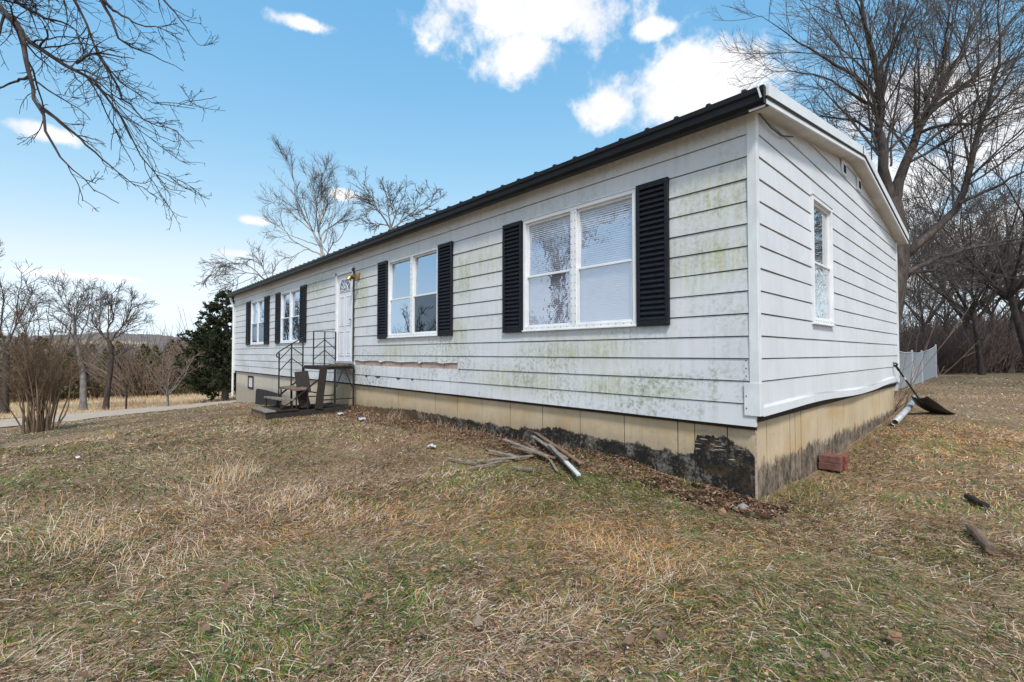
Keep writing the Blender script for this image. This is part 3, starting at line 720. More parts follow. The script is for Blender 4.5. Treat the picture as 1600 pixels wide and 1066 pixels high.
for a, b in ((-3.375, -2.99), (-1.20, -.825), (-7.155, -6.77), (-5.01, -4.61), (-13.76, -13.32), (-11.63, -11.2), (-17.1, -16.56), (-14.92, -14.44)):
    shutter(a, b, 1.615, 3.145)

# door ----------------------------------------------------------------
df = MB().box(-9.27, -9.20, -.045, .05, 1.14, 3.20).box(-8.38, -8.31, -.045, .05, 1.14, 3.20).box(-9.27, -8.31, -.045, .05, 3.13, 3.20).build('door_frame', 'window_white', house, .003)
MB().box(-9.30, -8.28, -.05, .0, 3.2, 3.235).build('door_drip_cap', 'corner_white', house)
MB().box(-9.27, -8.31, -.07, .05, 1.10, 1.14).build('door_threshold', 'tin_grey', house)
MB().box(-8.314, -8.296, -.05, .01, 1.15, 3.24).build('door_edge_gap', 'screw_dark', house)
door = MB().box(-9.198, -8.382, -.005, .035, 1.145, 3.125).build('door', 'door_white', house, .003)
for (a, b, z0, z1) in ((-9.10, -8.84, 1.95, 2.62), (-8.74, -8.48, 1.95, 2.62), (-9.10, -8.84, 1.27, 1.83), (-8.74, -8.48, 1.27, 1.83)):
    mb = MB()
    for (p, q, r, s) in ((a, b, z0, z0+.02), (a, b, z1-.02, z1), (a, a+.02, z0+.02, z1-.02), (b-.02, b, z0+.02, z1-.02)): mb.box(p, q, -.014, -.005, r, s)
    mb.box(a+.05, b-.05, -.011, -.005, z0+.05, z1-.05); mb.build('door_panel', 'door_white', door, .002)
MB().box(-9.09, -8.49, -.016, -.006, 2.72, 3.03).build('fan_light_frame', 'door_white', door, .003)
fl = MB().box(-9.06, -8.52, -.019, -.016, 2.75, 3.0).build('fan_light', 'glass_screen', door)
mb = MB()
for i in range(7):
    a = math.pi*i/6; mb.bar((-8.79+.05*math.cos(a), -.022, 2.76+.05*math.sin(a)), (-8.79+.25*math.cos(a), -.022, 2.76+.22*math.sin(a)), .016, .008, up=(0, 1, 0))
mb.tube([(-8.79+.16*math.cos(math.pi*i/12), -.022, 2.76+.14*math.sin(math.pi*i/12)) for i in range(13)], .009, 6)
for xx in (-9.06, -8.52):
    s_ = 1 if xx < -8.8 else -1
    mb.add([(xx, -.0225, 2.86), (xx+s_*.11, -.0225, 3.0), (xx, -.0225, 3.0)], [(0, 1, 2)])
mb.build('fan_muntins', 'door_white', door)
k_ = MB().tube([(-8.44, -.005, 2.08), (-8.44, -.02, 2.08), (-8.44, -.03, 2.08), (-8.44, -.05, 2.08), (-8.44, -.065, 2.08), (-8.44, -.07, 2.08)], [.03, .03, .012, .028, .026, .008], 12).build('knob', 'tin_grey', door, smooth=True)
# porch light
pl = MB().box(-8.17, -8.03, -.045, -.018, 2.94, 3.06).tube([(-8.1, -.04, 3.0), (-8.1, -.12, 3.02), (-8.1, -.16, 2.99)], .012, 8).build('porch_light', 'brass', house)
for dx in (-.09, .09):
    MB().tube([(-8.1+dx*.3, -.09, 3.02), (-8.1+dx*.7, -.12, 3.03), (-8.1+dx, -.13, 3.0)], .01, 8).build('lamp_arm', 'brass', pl)
    MB().tube([(-8.1+dx, -.13, 3.01), (-8.1+dx*1.1, -.15, 2.98), (-8.1+dx*1.3, -.19, 2.92)], [.015, .045, .06], 12, caps=False).build('lamp_shade', 'brass', pl, smooth=True)
# cable under the rake
MB().tube([(.04, .02, 3.50), (.045, .3, 3.46), (.04, .6, 3.48), (.03, 1.0, 3.6)], .006, 6).build('cable', 'steel_black', house)

# ------------------------------------------------------------------ porch steps and junk by the door
bz = gz(-8.7, -1.2)
base = empty('timber_step_box', (-8.68, -1.75, gz(-8.7, -1.7))); tag(base, 'low weathered timber box frame lying under the metal porch steps', 'timber frame')
ZB0, ZB1 = -.02, .19
for args in ((-8.22, -8.17, -1.80, -.12, ZB0, ZB1), (-9.20, -9.15, -1.80, -.12, ZB0-.1, ZB1)): keep(MB().box(*args).build('side_board', 'wood_dark', None, .004), base)
keep(MB().box(-9.15, -8.22, -1.80, -1.755, ZB0, ZB1-.004).build('end_board', 'wood_brown', None, .004), base)
for i, y in enumerate((-1.83, -1.62, -1.41)): keep(MB().box(-9.23, -8.15, y, y+.2, ZB1+.002, ZB1+.028).build('top_board', 'wood_grey' if i == 0 else 'wood_dark', None, .004), base)
keep(MB().obox((-8.6, -.45, .20), (.30, .05, 0), (-.03, .2, 0), (0, 0, .012)).build('loose_board', 'wood_dark', None, .003), base)
keep(MB().box(-9.15, -8.22, -.60, -.55, ZB0, ZB1-.01).build('cross_board', 'wood_dark', None, .003), base)

st = empty('porch_steps', (-8.7, -.8, ZB1)); tag(st, 'black steel porch steps with railings and broken dark wood treads below the front door', 'steps')
XL, XR, PT = -9.19, -8.19, 1.06
def sp(name, mb, mat='steel_black', bev=0): return keep(mb.build(name, mat, None, bev), st)
for i in range(4):
    y1 = -.05-.18*i; sp('platform_board', MB().box(XL-.03, XR+.02, y1-.17, y1-.004, PT-.03+hr_.uniform(-.004, .004), PT), 'wood_dark', .004)
sp('platform_frame', MB().box(XL, XR, -.785, -.755, PT-.075, PT-.035).box(XL, XR, -.08, -.05, PT-.075, PT-.035).box(XL, XL+.03, -.755, -.08, PT-.075, PT-.035).box(XR-.03, XR, -.755, -.08, PT-.075, PT-.035))
sp('mat', MB().box(-8.95, -8.45, -.30, -.06, PT+.001, PT+.025), 'wood_brown')
for x in (XL, XR):
    for y in (-.07, -.77): sp('leg', MB().bar((x, y, .18), (x, y, PT-.036), .032))
sp('leg', MB().bar((XR, -.47, .20), (XR, -.47, PT-.036), .026))
sp('brace', MB().bar((XR, -.44, .62), (XR, -.30, PT-.05), .018)); sp('brace', MB().bar((XR, -.10, .60), (XR, -.27, PT-.05), .018))
sp('lower_rail', MB().bar((XR, -.75, .36), (XR, -.08, .36), .024)); sp('lower_rail', MB().bar((XL, -.75, .36), (XL, -.08, .36), .024)); sp('lower_rail', MB().bar((XL, -.77, .5), (XR, -.77, .5), .024))
# railing on the far side: three posts with two chevrons, then the stair part
ys = (-.06, -.31, -.56); RTZ = 1.82
for y in ys: sp('railing_post', MB().bar((XL, y, PT-.04), (XL, y, RTZ), .022))
sp('top_rail', MB().bar((XL, -.05, RTZ), (XL, -.58, RTZ), .022, .014))
for dz in (.18, .42):
    sp('chevron', MB().bar((XL, -.56, RTZ-dz-.22), (XL, -.31, RTZ-dz), .016)); sp('chevron', MB().bar((XL, -.06, RTZ-dz-.22), (XL, -.31, RTZ-dz), .016))
ps = [(-.79, 1.66, .20), (-1.03, 1.52, .19), (-1.28, 1.34, .19)]
for y, zt, zb in ps: sp('railing_post', MB().bar((XL, y, zb), (XL, y, zt), .024))
sp('top_rail', MB().tube([(XL, -.75, 1.70), (XL, -1.03, 1.53), (XL, -1.27, 1.37), (XL, -1.33, 1.31), (XL, -1.33, 1.26), (XL, -1.28, 1.22)], .013, 8))
for dz in (.18, .42):
    sp('chevron', MB().bar((XL, -1.28, 1.34-dz+.02), (XL, -1.03, 1.52-dz+.12), .016)); sp('chevron', MB().bar((XL, -.79, 1.52-dz-.06), (XL, -1.03, 1.52-dz+.12), .016))
sp('stringer', MB().bar((XR, -.80, .80), (XR, -1.30, .40), .03)); sp('stringer', MB().bar((XL, -.80, .80), (XL, -1.30, .40), .03))
sp('tread', MB().obox((-8.70, -1.13, .60), (.52, 0, .0), (0, .13, .01), (0, -.001, .018)), 'wood_brown', .004)
sp('tread', MB().obox((-8.70, -1.42, .40), (.53, 0, .01), (0, .14, -.015), (0, .002, .018)), 'wood_grey', .004)
for y, zt in ((-1.02, .58), (-1.24, .58), (-1.32, .38), (-1.53, .37)):
    for x in (XL+.02, XR-.02): sp('tread_support', MB().bar((x, y, .20), (x, y, zt), .022))
sp('tread_support', MB().bar((XR-.02, -1.55, .24), (XR-.02, -1.33, .37), .018))
sp('fallen_tread', MB().obox((-8.62, -.98, .72), (.10, .0, -.22), (.02, .13, .01), (.012, 0, .006)), 'wood_dark', .003)
sp('fallen_tread', MB().obox((-8.36, -1.06, .42), (.05, .03, -.2), (.0, .11, .0), (.012, 0, .004)), 'wood_dark', .003)
lb = MB().obox((-8.155, -.775, .61), (.004, .045, .42), (.0, .075, -.008), (.016, 0, 0)).build('leaning_board', 'wood_dark', None, .004); tag(lb, 'dark plank standing on edge against the front corner of the porch platform', 'plank')

# scalloped edging against the foundation left of the steps
mb = MB(); poly = []
n = 15
for i in range(n):
    for j in range(6):
        t = math.pi*j/5; poly.append((-15.2+2.4*(i+.5-.5*math.cos(t))/n, .13+.085*math.sin(t)-.06*((i-4)/12)**2))
x0_, x1_ = poly[0][0], poly[-1][0]
vs = [(x, -.10-.18*(.45-z), z-.02) for x, z in poly]+[(x, -.18, -.55) for x, z in poly]; m_ = len(poly)
vs += [(x, y-.03, z) for x, y, z in vs]
fs = [(i, i+1, m_+i+1, m_+i) for i in range(m_-1)]+[(2*m_+i, 3*m_+i, 3*m_+i+1, 2*m_+i+1) for i in range(m_-1)]+[(i, 2*m_+i, 2*m_+i+1, i+1) for i in range(m_-1)]+[(0, m_, 3*m_, 2*m_), (m_-1, 3*m_-1, 4*m_-1, 2*m_-1)]
ed = MB().add(vs, fs).build('garden_edging', 'rubber'); tag(ed, 'dark scalloped garden edging leaning on the foundation left of the porch steps', 'edging')

# planks in front of the foundation
def plank(p, q, w, t, mat, label, lift=0.0):
    p = np.array([p[0], p[1], gz(p[0], p[1])+t/2+.03+(p[2] if len(p) > 2 else 0)]); q = np.array([q[0], q[1], gz(q[0], q[1])+t/2+.03+(q[2] if len(q) > 2 else 0)])
    L = np.linalg.norm(q-p); rr = random.Random(label); nseg = 6; mb = MB()
    d = (q-p)/L; a = np.cross(d, UP0); a /= np.linalg.norm(a); b = np.cross(a, d); vs = []
    for i in range(nseg+1):
        c = p+(q-p)*i/nseg + b*rr.uniform(-.003, .003); ww = w/2*(1+rr.uniform(-.06, .04)); tt = t/2*(1+rr.uniform(-.08, .08)); e = d*rr.uniform(-.012, .012) if i in (0, nseg) else 0*d
        vs += [c-a*ww-b*tt+e, c+a*ww-b*tt-e, c+a*ww+b*tt+e*.5, c-a*ww+b*tt-e*.4]
    fs = [(i*4+e, i*4+(e+1) % 4, i*4+4+(e+1) % 4, i*4+4+e) for i in range(nseg) for e in range(4)]+[(3, 2, 1, 0), (nseg*4, nseg*4+1, nseg*4+2, nseg*4+3)]
    return tag(mb.add(vs, fs).build('plank', mat, None, .003), label, 'plank', 'loose planks by the foundation')
def g2(px, py, z=.16): v = gp(px, py, z); return (v[0], v[1])
plank((*g2(787, 692), .08), (*g2(856, 714), .03), 0.055, 0.019, 'wood_grey', 'weathered grey board at the left of the plank pile, raised at its left end')
plank((*g2(832, 686), .13), (*g2(908, 724), .02), 0.051, 0.017, 'wood_brown', 'long dark brown board of the pile closest to the foundation')
plank((*g2(832, 692), .11), (*g2(884, 720), .06), 0.047, 0.017, 'wood_grey', 'grey plank in the middle of the pile, under the white-tipped board')
plank((*g2(820, 696), .05), (*g2(858, 715), .02), 0.039, 0.017, 'wood_brown', 'short brown board wedged at the left middle of the plank pile')
wp_ = plank((*g2(858, 706), .10), (*g2(904, 738), .03), .042, .016, 'wood_grey', 'plank with a bright white painted end pointing to the lawn')
a_, b_ = (np.array([*g2(px, py), 0]) for px, py in ((858, 706), (904, 738)))
a_[2] = gz(a_[0], a_[1])+.138; b_[2] = gz(b_[0], b_[1])+.068; d_ = b_-a_; MB().bar(a_+d_*.62, a_+d_*1.004, .0445, .0185).build('painted_end', 'paint_chipped', wp_)
plank((*g2(858, 712), .0), (*g2(870, 728), .0), 0.027, 0.014, 'wood_grey', 'short grey slat crossing under the right side of the plank pile')
plank((*g2(745, 713), .0), (*g2(834, 708), .0), 0.035, 0.017, 'wood_grey', 'thin pale stick lying flat in the grass left of the plank pile')
plank((*g2(733, 722), .0), (*g2(782, 714), .02), 0.027, 0.014, 'wood_grey', 'broken bleached stick lying lowest left of the plank pile')
plank((*g2(802, 722), .0), (*g2(832, 726), .0), 0.039, 0.017, 'wood_grey', 'split grey wood scrap in the grass below the plank pile')

plank((*g2(765, 700), .02), (*g2(812, 710), .02), .055, .015, 'wood_grey', 'flat grey board lying left of the raised board, under the pale stick')
plank((*g2(840, 690), .06), (*g2(895, 728), .02), .05, .015, 'wood_grey', 'thin grey board between the dark brown board and the white-tipped plank')
plank((*g2(800, 700), .05), (*g2(868, 716), .03), .05, .015, 'wood_brown', 'brown board lying across the middle of the plank pile')
plank((*g2(700, 708), .0), (*g2(745, 716), .0), .03, .015, 'wood_grey', 'farthest left grey stick in the weeds before the foundation')
# bricks by the gable
bxx, byy = .075, 2.02; b0 = gz(bxx, byy)
for i, (dx, dy, dz, rz, mt, lab) in enumerate(((0, 0, .05, .04, 'brick_brown', 'front bottom brick of the small stack against the gable foundation'), (0, .012, .132, .02, 'brick_brown', 'browner brick lying on top at the front of the small stack'), (.02, .125, .05, -.02, 'brick_red', 'rear bottom red brick of the small stack by the gable'), (.03, .13, .133, -.05, 'brick_red', 'bright red brick on top at the rear of the small stack'))):
    o = MB().box(-.11, .11, -.052, .052, -.04, .04).build('brick', mt, None, .005); o.location = (bxx+dx, byy+dy, b0+dz+.012); o.rotation_euler = (0, 0, rz); tag(o, lab, 'brick', 'bricks stacked by the gable')

# snow shovel leaning on the far gable corner
S0 = gable_pt = np.array([.06, 7.10, 1.02])
gr_ = gp(1474, 651, .10); tip = np.array([gr_[0], gr_[1], gz(gr_[0], gr_[1])+.02])
neck = np.array([.30, 6.85, .42]); neck = at(1435, 622, 8.75)
top_ = at(1397, 568, 8.72); 
shv = empty('snow_shovel', tuple(tip)); tag(shv, 'black plastic snow shovel leaning on the far corner of the gable', 'shovel')
dd = (neck-top_)/np.linalg.norm(neck-top_)
keep(MB().tube([top_+dd*.13, neck+dd*.12], .017, 10).build('shaft', 'wood_dark', None), shv)
keep(MB().tube([top_+dd*.31, top_+dd*.37], .0185, 10).build('shaft_label', 'paint_chipped', None), shv)
side = np.cross(dd, UP0); side /= np.linalg.norm(side)
keep(MB().tube([top_+dd*.16, top_+dd*.06+side*.0, top_+dd*.02-side*.055, top_-side*.06, top_-dd*.01, top_+side*.06, top_+dd*.02+side*.055, top_+dd*.06], [.022, .02, .015, .014, .014, .014, .015, .018], 8).build('grip', 'plastic_black', None, smooth=True), shv)
bd = (tip-neck); L = np.linalg.norm(bd); bd /= L; bs_ = np.cross(bd, UP0); bs_ /= np.linalg.norm(bs_); bn = np.cross(bs_, bd); vs = []; nu, nv = 8, 8
for layer in (0, 1):
    for i in range(nu+1):
        for j in range(nv+1):
            u = i/nu; v = (j/nv-.5)*2; wd = .20*(min(1, .62+1.2*u))
            vs.append(neck+bd*L*u+bs_*wd*v+bn*(-.09*math.sin(u*math.pi*.9)*(1-.3*v*v)+.05*abs(v)**3*(1-u*.7)-.006*layer))
n_ = (nu+1)*(nv+1); f_ = []
for layer in (0, 1):
    for i in range(nu):
        for j in range(nv):
            a = layer*n_+i*(nv+1)+j; q = (a, a+1, a+nv+2, a+nv+1); f_.append(q if layer else q[::-1])
for i in range(nu):
    for j in (0, nv): a = i*(nv+1)+j; f_.append((a, a+nv+1, n_+a+nv+1, n_+a))
for j in range(nv):
    for i in (0, nu): a = i*(nv+1)+j; f_.append((a, a+1, n_+a+1, n_+a))
keep(MB().add(vs, f_).build('blade', 'plastic_black', None, smooth=True), shv)
keep(MB().bar(tip-bs_*.2, tip+bs_*.2, .02, .008).build('blade_edge', 'tin_grey', None), shv)
# downspout piece on the ground
p0, p1 = gp(1398, 661, .16), gp(1432, 637, .2)
dsp = MB().tube([(p0[0], p0[1], gz(p0[0], p0[1])+.07), ((p0[0]*.4+p1[0]*.6), (p0[1]*.4+p1[1]*.6), gz(p1[0], p1[1])+.08), (p1[0], p1[1], gz(p1[0], p1[1])+.24)], [.05, .05, .045], 12, caps=False).build('drain_pipe', 'tin_grey', None, smooth=True)
so = dsp.modifiers.new('wall', 'SOLIDIFY'); so.thickness = .004
tag(dsp, 'dented grey drain pipe lying on the grass beside the shovel', 'pipe')
# log half sunk in the lawn and a bark scrap behind it
def log(p, q, r, mat, label, name='log'):
    p = np.array(p); q = np.array(q); rr = random.Random(4); n = 9; pts = [p+(q-p)*i/n+np.array([rr.uniform(-.006, .006), rr.uniform(-.006, .006), 0]) for i in range(n+1)]
    pts = [np.array([a[0], a[1], gz(a[0], a[1])+r*.75+.02]) for a in pts]
    return tag(MB().tube(pts, [r*rr.uniform(.85, 1.1) for _ in pts], 10).build(name, mat, None), label, 'log')
log(gp(1518, 822, .03), gp(1548, 862, .03), .032, 'wood_brown', 'short split log lying in the grass at the right edge of the lawn')
log(gp(1512, 770, .03), gp(1540, 786, .03), .028, 'wood_dark', 'dark rotten bark scrap on the lawn behind the short log')

# litter
def scrap(name, px, py, z, size, mat, label, seed, cat='litter', grp=None):
    rr = np.random.default_rng(seed); c = gp(px, py, z); c[2] = gz(c[0], c[1])+.03; n = 5; V = []; 
    for i in range(n):
        for j in range(n):
            V.append(c+np.array([(i/(n-1)-.5)*size*1.5, (j/(n-1)-.5)*size, rr.uniform(0, size*.35)])+rr.normal(0, size*.07, 3))
    I = np.arange(n*n).reshape(n, n); F = np.stack([I[:-1, :-1], I[1:, :-1], I[1:, 1:], I[:-1, 1:]], -1).reshape(-1, 4)
    o = np_mesh(name, np.array(V), F, mat); s = o.modifiers.new('t', 'SOLIDIFY'); s.thickness = .003
    return tag(o, label, cat, grp)
scrap('paper_litter', 565, 657, .08, .11, 'litter_blue', 'crumpled bluish paper on the ground right of the porch steps', 1)
scrap('paper_litter', 532, 652, .05, .10, 'litter_white', 'torn white paper strip in front of the timber step box', 2)
scrap('paper_litter', 675, 692, .14, .09, 'litter_white', 'small pale litter in the weeds left of the plank pile', 3)
scrap('paper_litter', 122, 716, -.03, .05, 'litter_white', 'small white scrap on the left lawn near the bush', 4)
for i, (px, py, s) in enumerate(((1522, 571, .55), (1541, 567, .3), (1588, 574, .5), (1506, 568, .3), (1562, 566, .25))):
    scrap('bleached_debris', px, py, .5, s, 'litter_white', 'white debris lying under the thicket at the wood edge', 10+i, 'debris', 'white debris under the thicket')
# flat stone by the near corner
st_ = gp(1163, 798, .0); stn = MB().tube([(st_[0], st_[1], gz(st_[0], st_[1])-.02), (st_[0], st_[1], gz(st_[0], st_[1])+.03), (st_[0]+.01, st_[1], gz(st_[0], st_[1])+.045)], [.06, .055, .03], 9).build('flat_stone', 'stone', None, .006); stn.scale = (1, 1, 1); tag(stn, 'flat pale stone on bare soil at the foot of the near house corner', 'stone')

# chain link fence
fen = empty('chain_link_fence', (-.9, 13.2, gz(-.9, 13.2))); tag(fen, 'silver chain link fence running back from behind the house', 'fence')
FP = [gp(1402, 612, .25), gp(1426, 604, .30), gp(1441, 598, .33), gp(1463, 590, .38)]
FP = [np.array([p[0], p[1], gz(p[0], p[1])]) for p in FP]; FH = [1.12, 1.07, 1.05, 1.22]
for p, h in zip(FP, FH): keep(MB().tube([p, p+np.array([0, 0, h+.04])], .028, 10).tube([p+np.array([0, 0, h+.04]), p+np.array([0, 0, h+.07])], [.034, .012], 10).build('post', 'galvanised', None), fen)
for i in range(3):
    a, b = FP[i], FP[i+1]; ha, hb = FH[i], FH[i+1]; mid = (a+b)/2+np.array([0, 0, (ha+hb)/2-.04])
    keep(MB().tube([a+np.array([0, 0, ha]), mid, b+np.array([0, 0, hb])], .018, 8).build('top_rail', 'galvanised', None), fen)
    L = np.linalg.norm((b-a)[:2]); n = int(L/.055); mb = MB(); H = .98
    P_, R_ = [], []
    for k2 in range(-int(H/.055), n):
        for sg in (0, 1):
            s0 = k2*.055; s1 = s0+H; z0, z1 = (0, H) if sg == 0 else (H, 0)
            t0, t1 = max(0, -s0)/H, min(1, (L-s0)/H)
            if t1 <= t0: continue
            q = []
            for t in (t0, t1):
                s = (s0+H*t)/L; zz = z0+(z1-z0)*t; g = a+(b-a)*s; q.append(g+np.array([0, 0, .05+zz*(ha+(hb-ha)*s-.06)/H]))
            P_.append(q)
    P_ = np.array(P_); 
    dirs = P_[:, 1]-P_[:, 0]; nrm = np.cross(dirs, np.array([RT[0], RT[1], 0])); 
    r = .0035; side1 = np.cross(dirs, (b-a)); side1 /= np.linalg.norm(side1, axis=1)[:, None]; side2 = np.cross(side1, dirs); side2 /= np.linalg.norm(side2, axis=1)[:, None]
    V = []; 
    for ang in (0, 2.094, 4.189):
        off = r*(side1*math.cos(ang)+side2*math.sin(ang)); V.append(np.stack([P_[:, 0]+off, P_[:, 1]+off], 1))
    V = np.stack(V, 2).reshape(len(P_), 6, 3); I = np.arange(len(P_))[:, None]*6
    F = np.concatenate([I+np.array([[j, (j+1) % 3, 3+(j+1) % 3, 3+j]]) for j in range(3)])
    o = np_mesh('wire_mesh', V.reshape(-1, 3), F, 'galvanised'); o['kind'] = 'stuff'; keep(o, fen)
# field fence post by the road
fp = gp(197, 640, -1.0); fpz = gz(fp[0], fp[1])
tag(MB().tube([(fp[0], fp[1], fpz-.2), (fp[0], fp[1], fpz+1.05)], .035, 8).build('fence_post', 'wood_dark', None), 'thin dark fence post standing in the straw field beyond the road', 'post')

# ------------------------------------------------------------------ trees
def resample(P, n):
    P = np.asarray(P, float)
    if len(P) > 2: P = cr(P, 6)
    d = np.concatenate([[0], np.cumsum(np.linalg.norm(np.diff(P, axis=0), axis=1))]); t = np.linspace(0, d[-1], n)
    return np.stack([np.interp(t, d, P[:, i]) for i in range(3)], -1)
def tubes(P, R, sides):
    """P (N,K,3), R (N,K) -> V, F"""
    N, K, _ = P.shape
    T = np.gradient(P, axis=1); T /= np.linalg.norm(T, axis=2, keepdims=True)+1e-9
    ref = np.where(np.abs(T[:, :1, 2:3]) < .8, np.array([0, 0, 1.]), np.array([1., 0, 0]))
    ref = np.broadcast_to(ref, P.shape)
    A = np.cross(T, ref); A /= np.linalg.norm(A, axis=2, keepdims=True)+1e-9; B = np.cross(T, A)
    ang = np.arange(sides)*2*math.pi/sides
    V = P[:, :, None, :]+R[:, :, None, None]*(A[:, :, None, :]*np.cos(ang)[None, None, :, None]+B[:, :, None, :]*np.sin(ang)[None, None, :, None])
    I = np.arange(N*K*sides).reshape(N, K, sides); J = np.roll(I, -1, 2)
    F = np.stack([I[:, :-1], J[:, :-1], J[:, 1:], I[:, 1:]], -1).reshape(-1, 4)
    return V.reshape(-1, 3), F
def children(P, R, rng, n, lo, hi, ang, lenf, K, wander, trop, rr, rmin, minlen=.1, maxlen=9, tropdir=(0, 0, 1)):
    N, Kp, _ = P.shape
    plen = np.linalg.norm(np.diff(P, axis=1), axis=2).sum(1)
    pi = rng.choice(N, n, p=plen/plen.sum()); t = rng.uniform(lo, hi, n); u = t*(Kp-1); i0 = np.minimum(u.astype(int), Kp-2); f = (u-i0)[:, None]
    S = P[pi, i0]*(1-f)+P[pi, i0+1]*f; r0 = R[pi, i0]*(1-f[:, 0])+R[pi, i0+1]*f[:, 0]
    T = P[pi, i0+1]-P[pi, i0]; T /= np.linalg.norm(T, axis=1, keepdims=True)+1e-9
    q = rng.normal(size=(n, 3)); q -= T*(q*T).sum(1, keepdims=True); q /= np.linalg.norm(q, axis=1, keepdims=True)
    a = np.radians(rng.normal(ang, 12, n))[:, None]; D = T*np.cos(a)+q*np.sin(a)
    L = np.clip(plen[pi]*lenf*(1.15-.75*t)*rng.uniform(.55, 1.25, n), minlen, maxlen)
    C = np.zeros((n, K, 3)); C[:, 0] = S; td = np.array(tropdir)
    for k in range(1, K):
        D = D+rng.normal(0, wander, (n, 3))+td*trop; D /= np.linalg.norm(D, axis=1, keepdims=True)
        C[:, k] = C[:, k-1]+D*(L/(K-1))[:, None]
    rs = np.maximum(r0*rr, rmin); tt = np.linspace(0, 1, K)[None, :]
    CR = rs[:, None]*(1-tt)+np.minimum(rs, rmin*.8)[:, None]*tt
    return C, CR
def make_tree(name, base, limbs, levels, mat, twigmat, label, seed, cat='tree', group=None, sides=8, Kl=14, trunk_first=True, uptree=None):
    """limbs: list of (points, r0, r1); the first is the trunk. levels: child settings"""
    rng = np.random.default_rng(seed); root = empty(name, tuple(base)); tag(root, label, cat, group)
    LP = np.array([resample(p, Kl) for p, _, _ in limbs]); LR = np.array([b+(a-b)*(1-np.linspace(0, 1, Kl))**(1.0 if q == 0 and trunk_first else 1.25) for q, (_, a, b) in enumerate(limbs)])
    LP[1:, 1:] += rng.normal(0, .012, LP[1:, 1:].shape)*np.linalg.norm(LP[1:, -1]-LP[1:, 0], axis=1)[:, None, None]*.5
    if trunk_first:
        LR[0, 0] *= 1.35; LR[0, 1] *= 1.1
        v, f = tubes(LP[:1], LR[:1], 12); keep(np_mesh('trunk', v, f, mat, smooth=True), root)
        P, R = LP[1:], LR[1:]
    else: P, R = LP, LR
    Vs, Fs, k = [], [], 0
    def add(P, R, s):
        nonlocal k
        v, f = tubes(P, R, s); Vs.append(v); Fs.append(f+k); k += len(v)
    add(P, R, sides)
    v = np.concatenate(Vs); keep(np_mesh('limbs', v, np.concatenate(Fs), mat, smooth=True), root)
    Vs, Fs, k = [], [], 0
    allP, allR = P, R
    for i, lv in enumerate(levels):
        C, CR = children(allP, allR, rng, **lv); add(C, CR, 4 if i == 0 else 3); allP, allR = C, CR
    keep(np_mesh('branches', np.concatenate(Vs), np.concatenate(Fs), twigmat, smooth=True), root)
    return root
def lim(pts, D, r0, r1, depth=None):
    """limb traced as sight lines; depth drifts from D by the given end offset"""
    n = len(pts); dd_ = depth or 0.0
    return ([at(px, py, D+dd_*(i/(n-1))) for i, (px, py) in enumerate(pts)], r0, r1)

# great bare tree behind the gable
D = 13.5
tb = at(1407, 600, D); tb[2] = gz(tb[0], tb[1])-.1
tb = at(1366, 600, D); tb[2] = gz(tb[0], tb[1])-.1
trunk = ([tb, at(1381, 520, D), at(1393, 450, D), at(1401, 400, D), at(1397, 350, D), at(1390, 312, D)], .42, .26)
L_ = [trunk,
 lim([(1394, 325), (1383, 280), (1377, 200), (1374, 150), (1366, 85), (1357, 30), (1343, -25), (1330, -90)], D, .30, .06, -.6),
 lim([(1375, 160), (1374, 115), (1390, 80), (1408, 46), (1428, 15), (1450, -40)], D-.1, .15, .04, .8),
 lim([(1371, 120), (1360, 70), (1345, 20), (1325, -40)], D, .13, .03, -1.4),
 lim([(1368, 160), (1335, 118), (1292, 95), (1250, 66), (1215, 42), (1190, 28)], D, .12, .02, -1.2),
 lim([(1374, 175), (1335, 150), (1290, 122), (1240, 112), (1195, 112)], D, .10, .02, .9),
 lim([(1376, 220), (1340, 190), (1300, 185), (1250, 175), (1215, 150)], D, .08, .015, 1.5),
 lim([(1398, 318), (1414, 255), (1440, 190), (1455, 163), (1482, 108), (1512, 55), (1535, 0), (1548, -50)], D, .29, .06, .5),
 lim([(1448, 180), (1490, 148), (1530, 108), (1568, 52), (1605, 5), (1640, -40)], D+.1, .17, .04, 1.4),
 lim([(1436, 208), (1470, 196), (1530, 191), (1600, 165), (1660, 150)], D, .10, .03, -1.5),
 lim([(1470, 130), (1475, 80), (1482, 30), (1490, -40)], D, .09, .02, -1),
 lim([(1411, 402), (1440, 376), (1470, 350), (1499, 318), (1507, 285), (1522, 235), (1537, 178), (1552, 125), (1563, 60), (1562, -10)], D, .24, .05, -1.2),
 lim([(1499, 318), (1555, 292), (1605, 265), (1680, 235)], D-.5, .10, .03, -1),
 lim([(1537, 180), (1565, 140), (1590, 90), (1610, 40)], D-.9, .08, .02, -.6),
 lim([(1410, 430), (1440, 414), (1475, 400), (1530, 386), (1610, 368), (1680, 360)], D, .15, .03, .8),
 lim([(1408, 442), (1425, 425), (1458, 424), (1490, 404), (1560, 392)], D, .12, .03, 2.0),
 lim([(1410, 395), (1385, 360), (1350, 330), (1300, 300)], D, .12, .03, 2.5),
 lim([(1395, 335), (1360, 270), (1330, 225), (1290, 190), (1255, 150)], D, .13, .03, 2.6),
 lim([(1392, 260), (1394, 210), (1398, 185)], D-.2, .06, .04, 0)]
L_ = [L_[0]]+[(p, a*.52, b*.3) for p, a, b in L_[1:]]
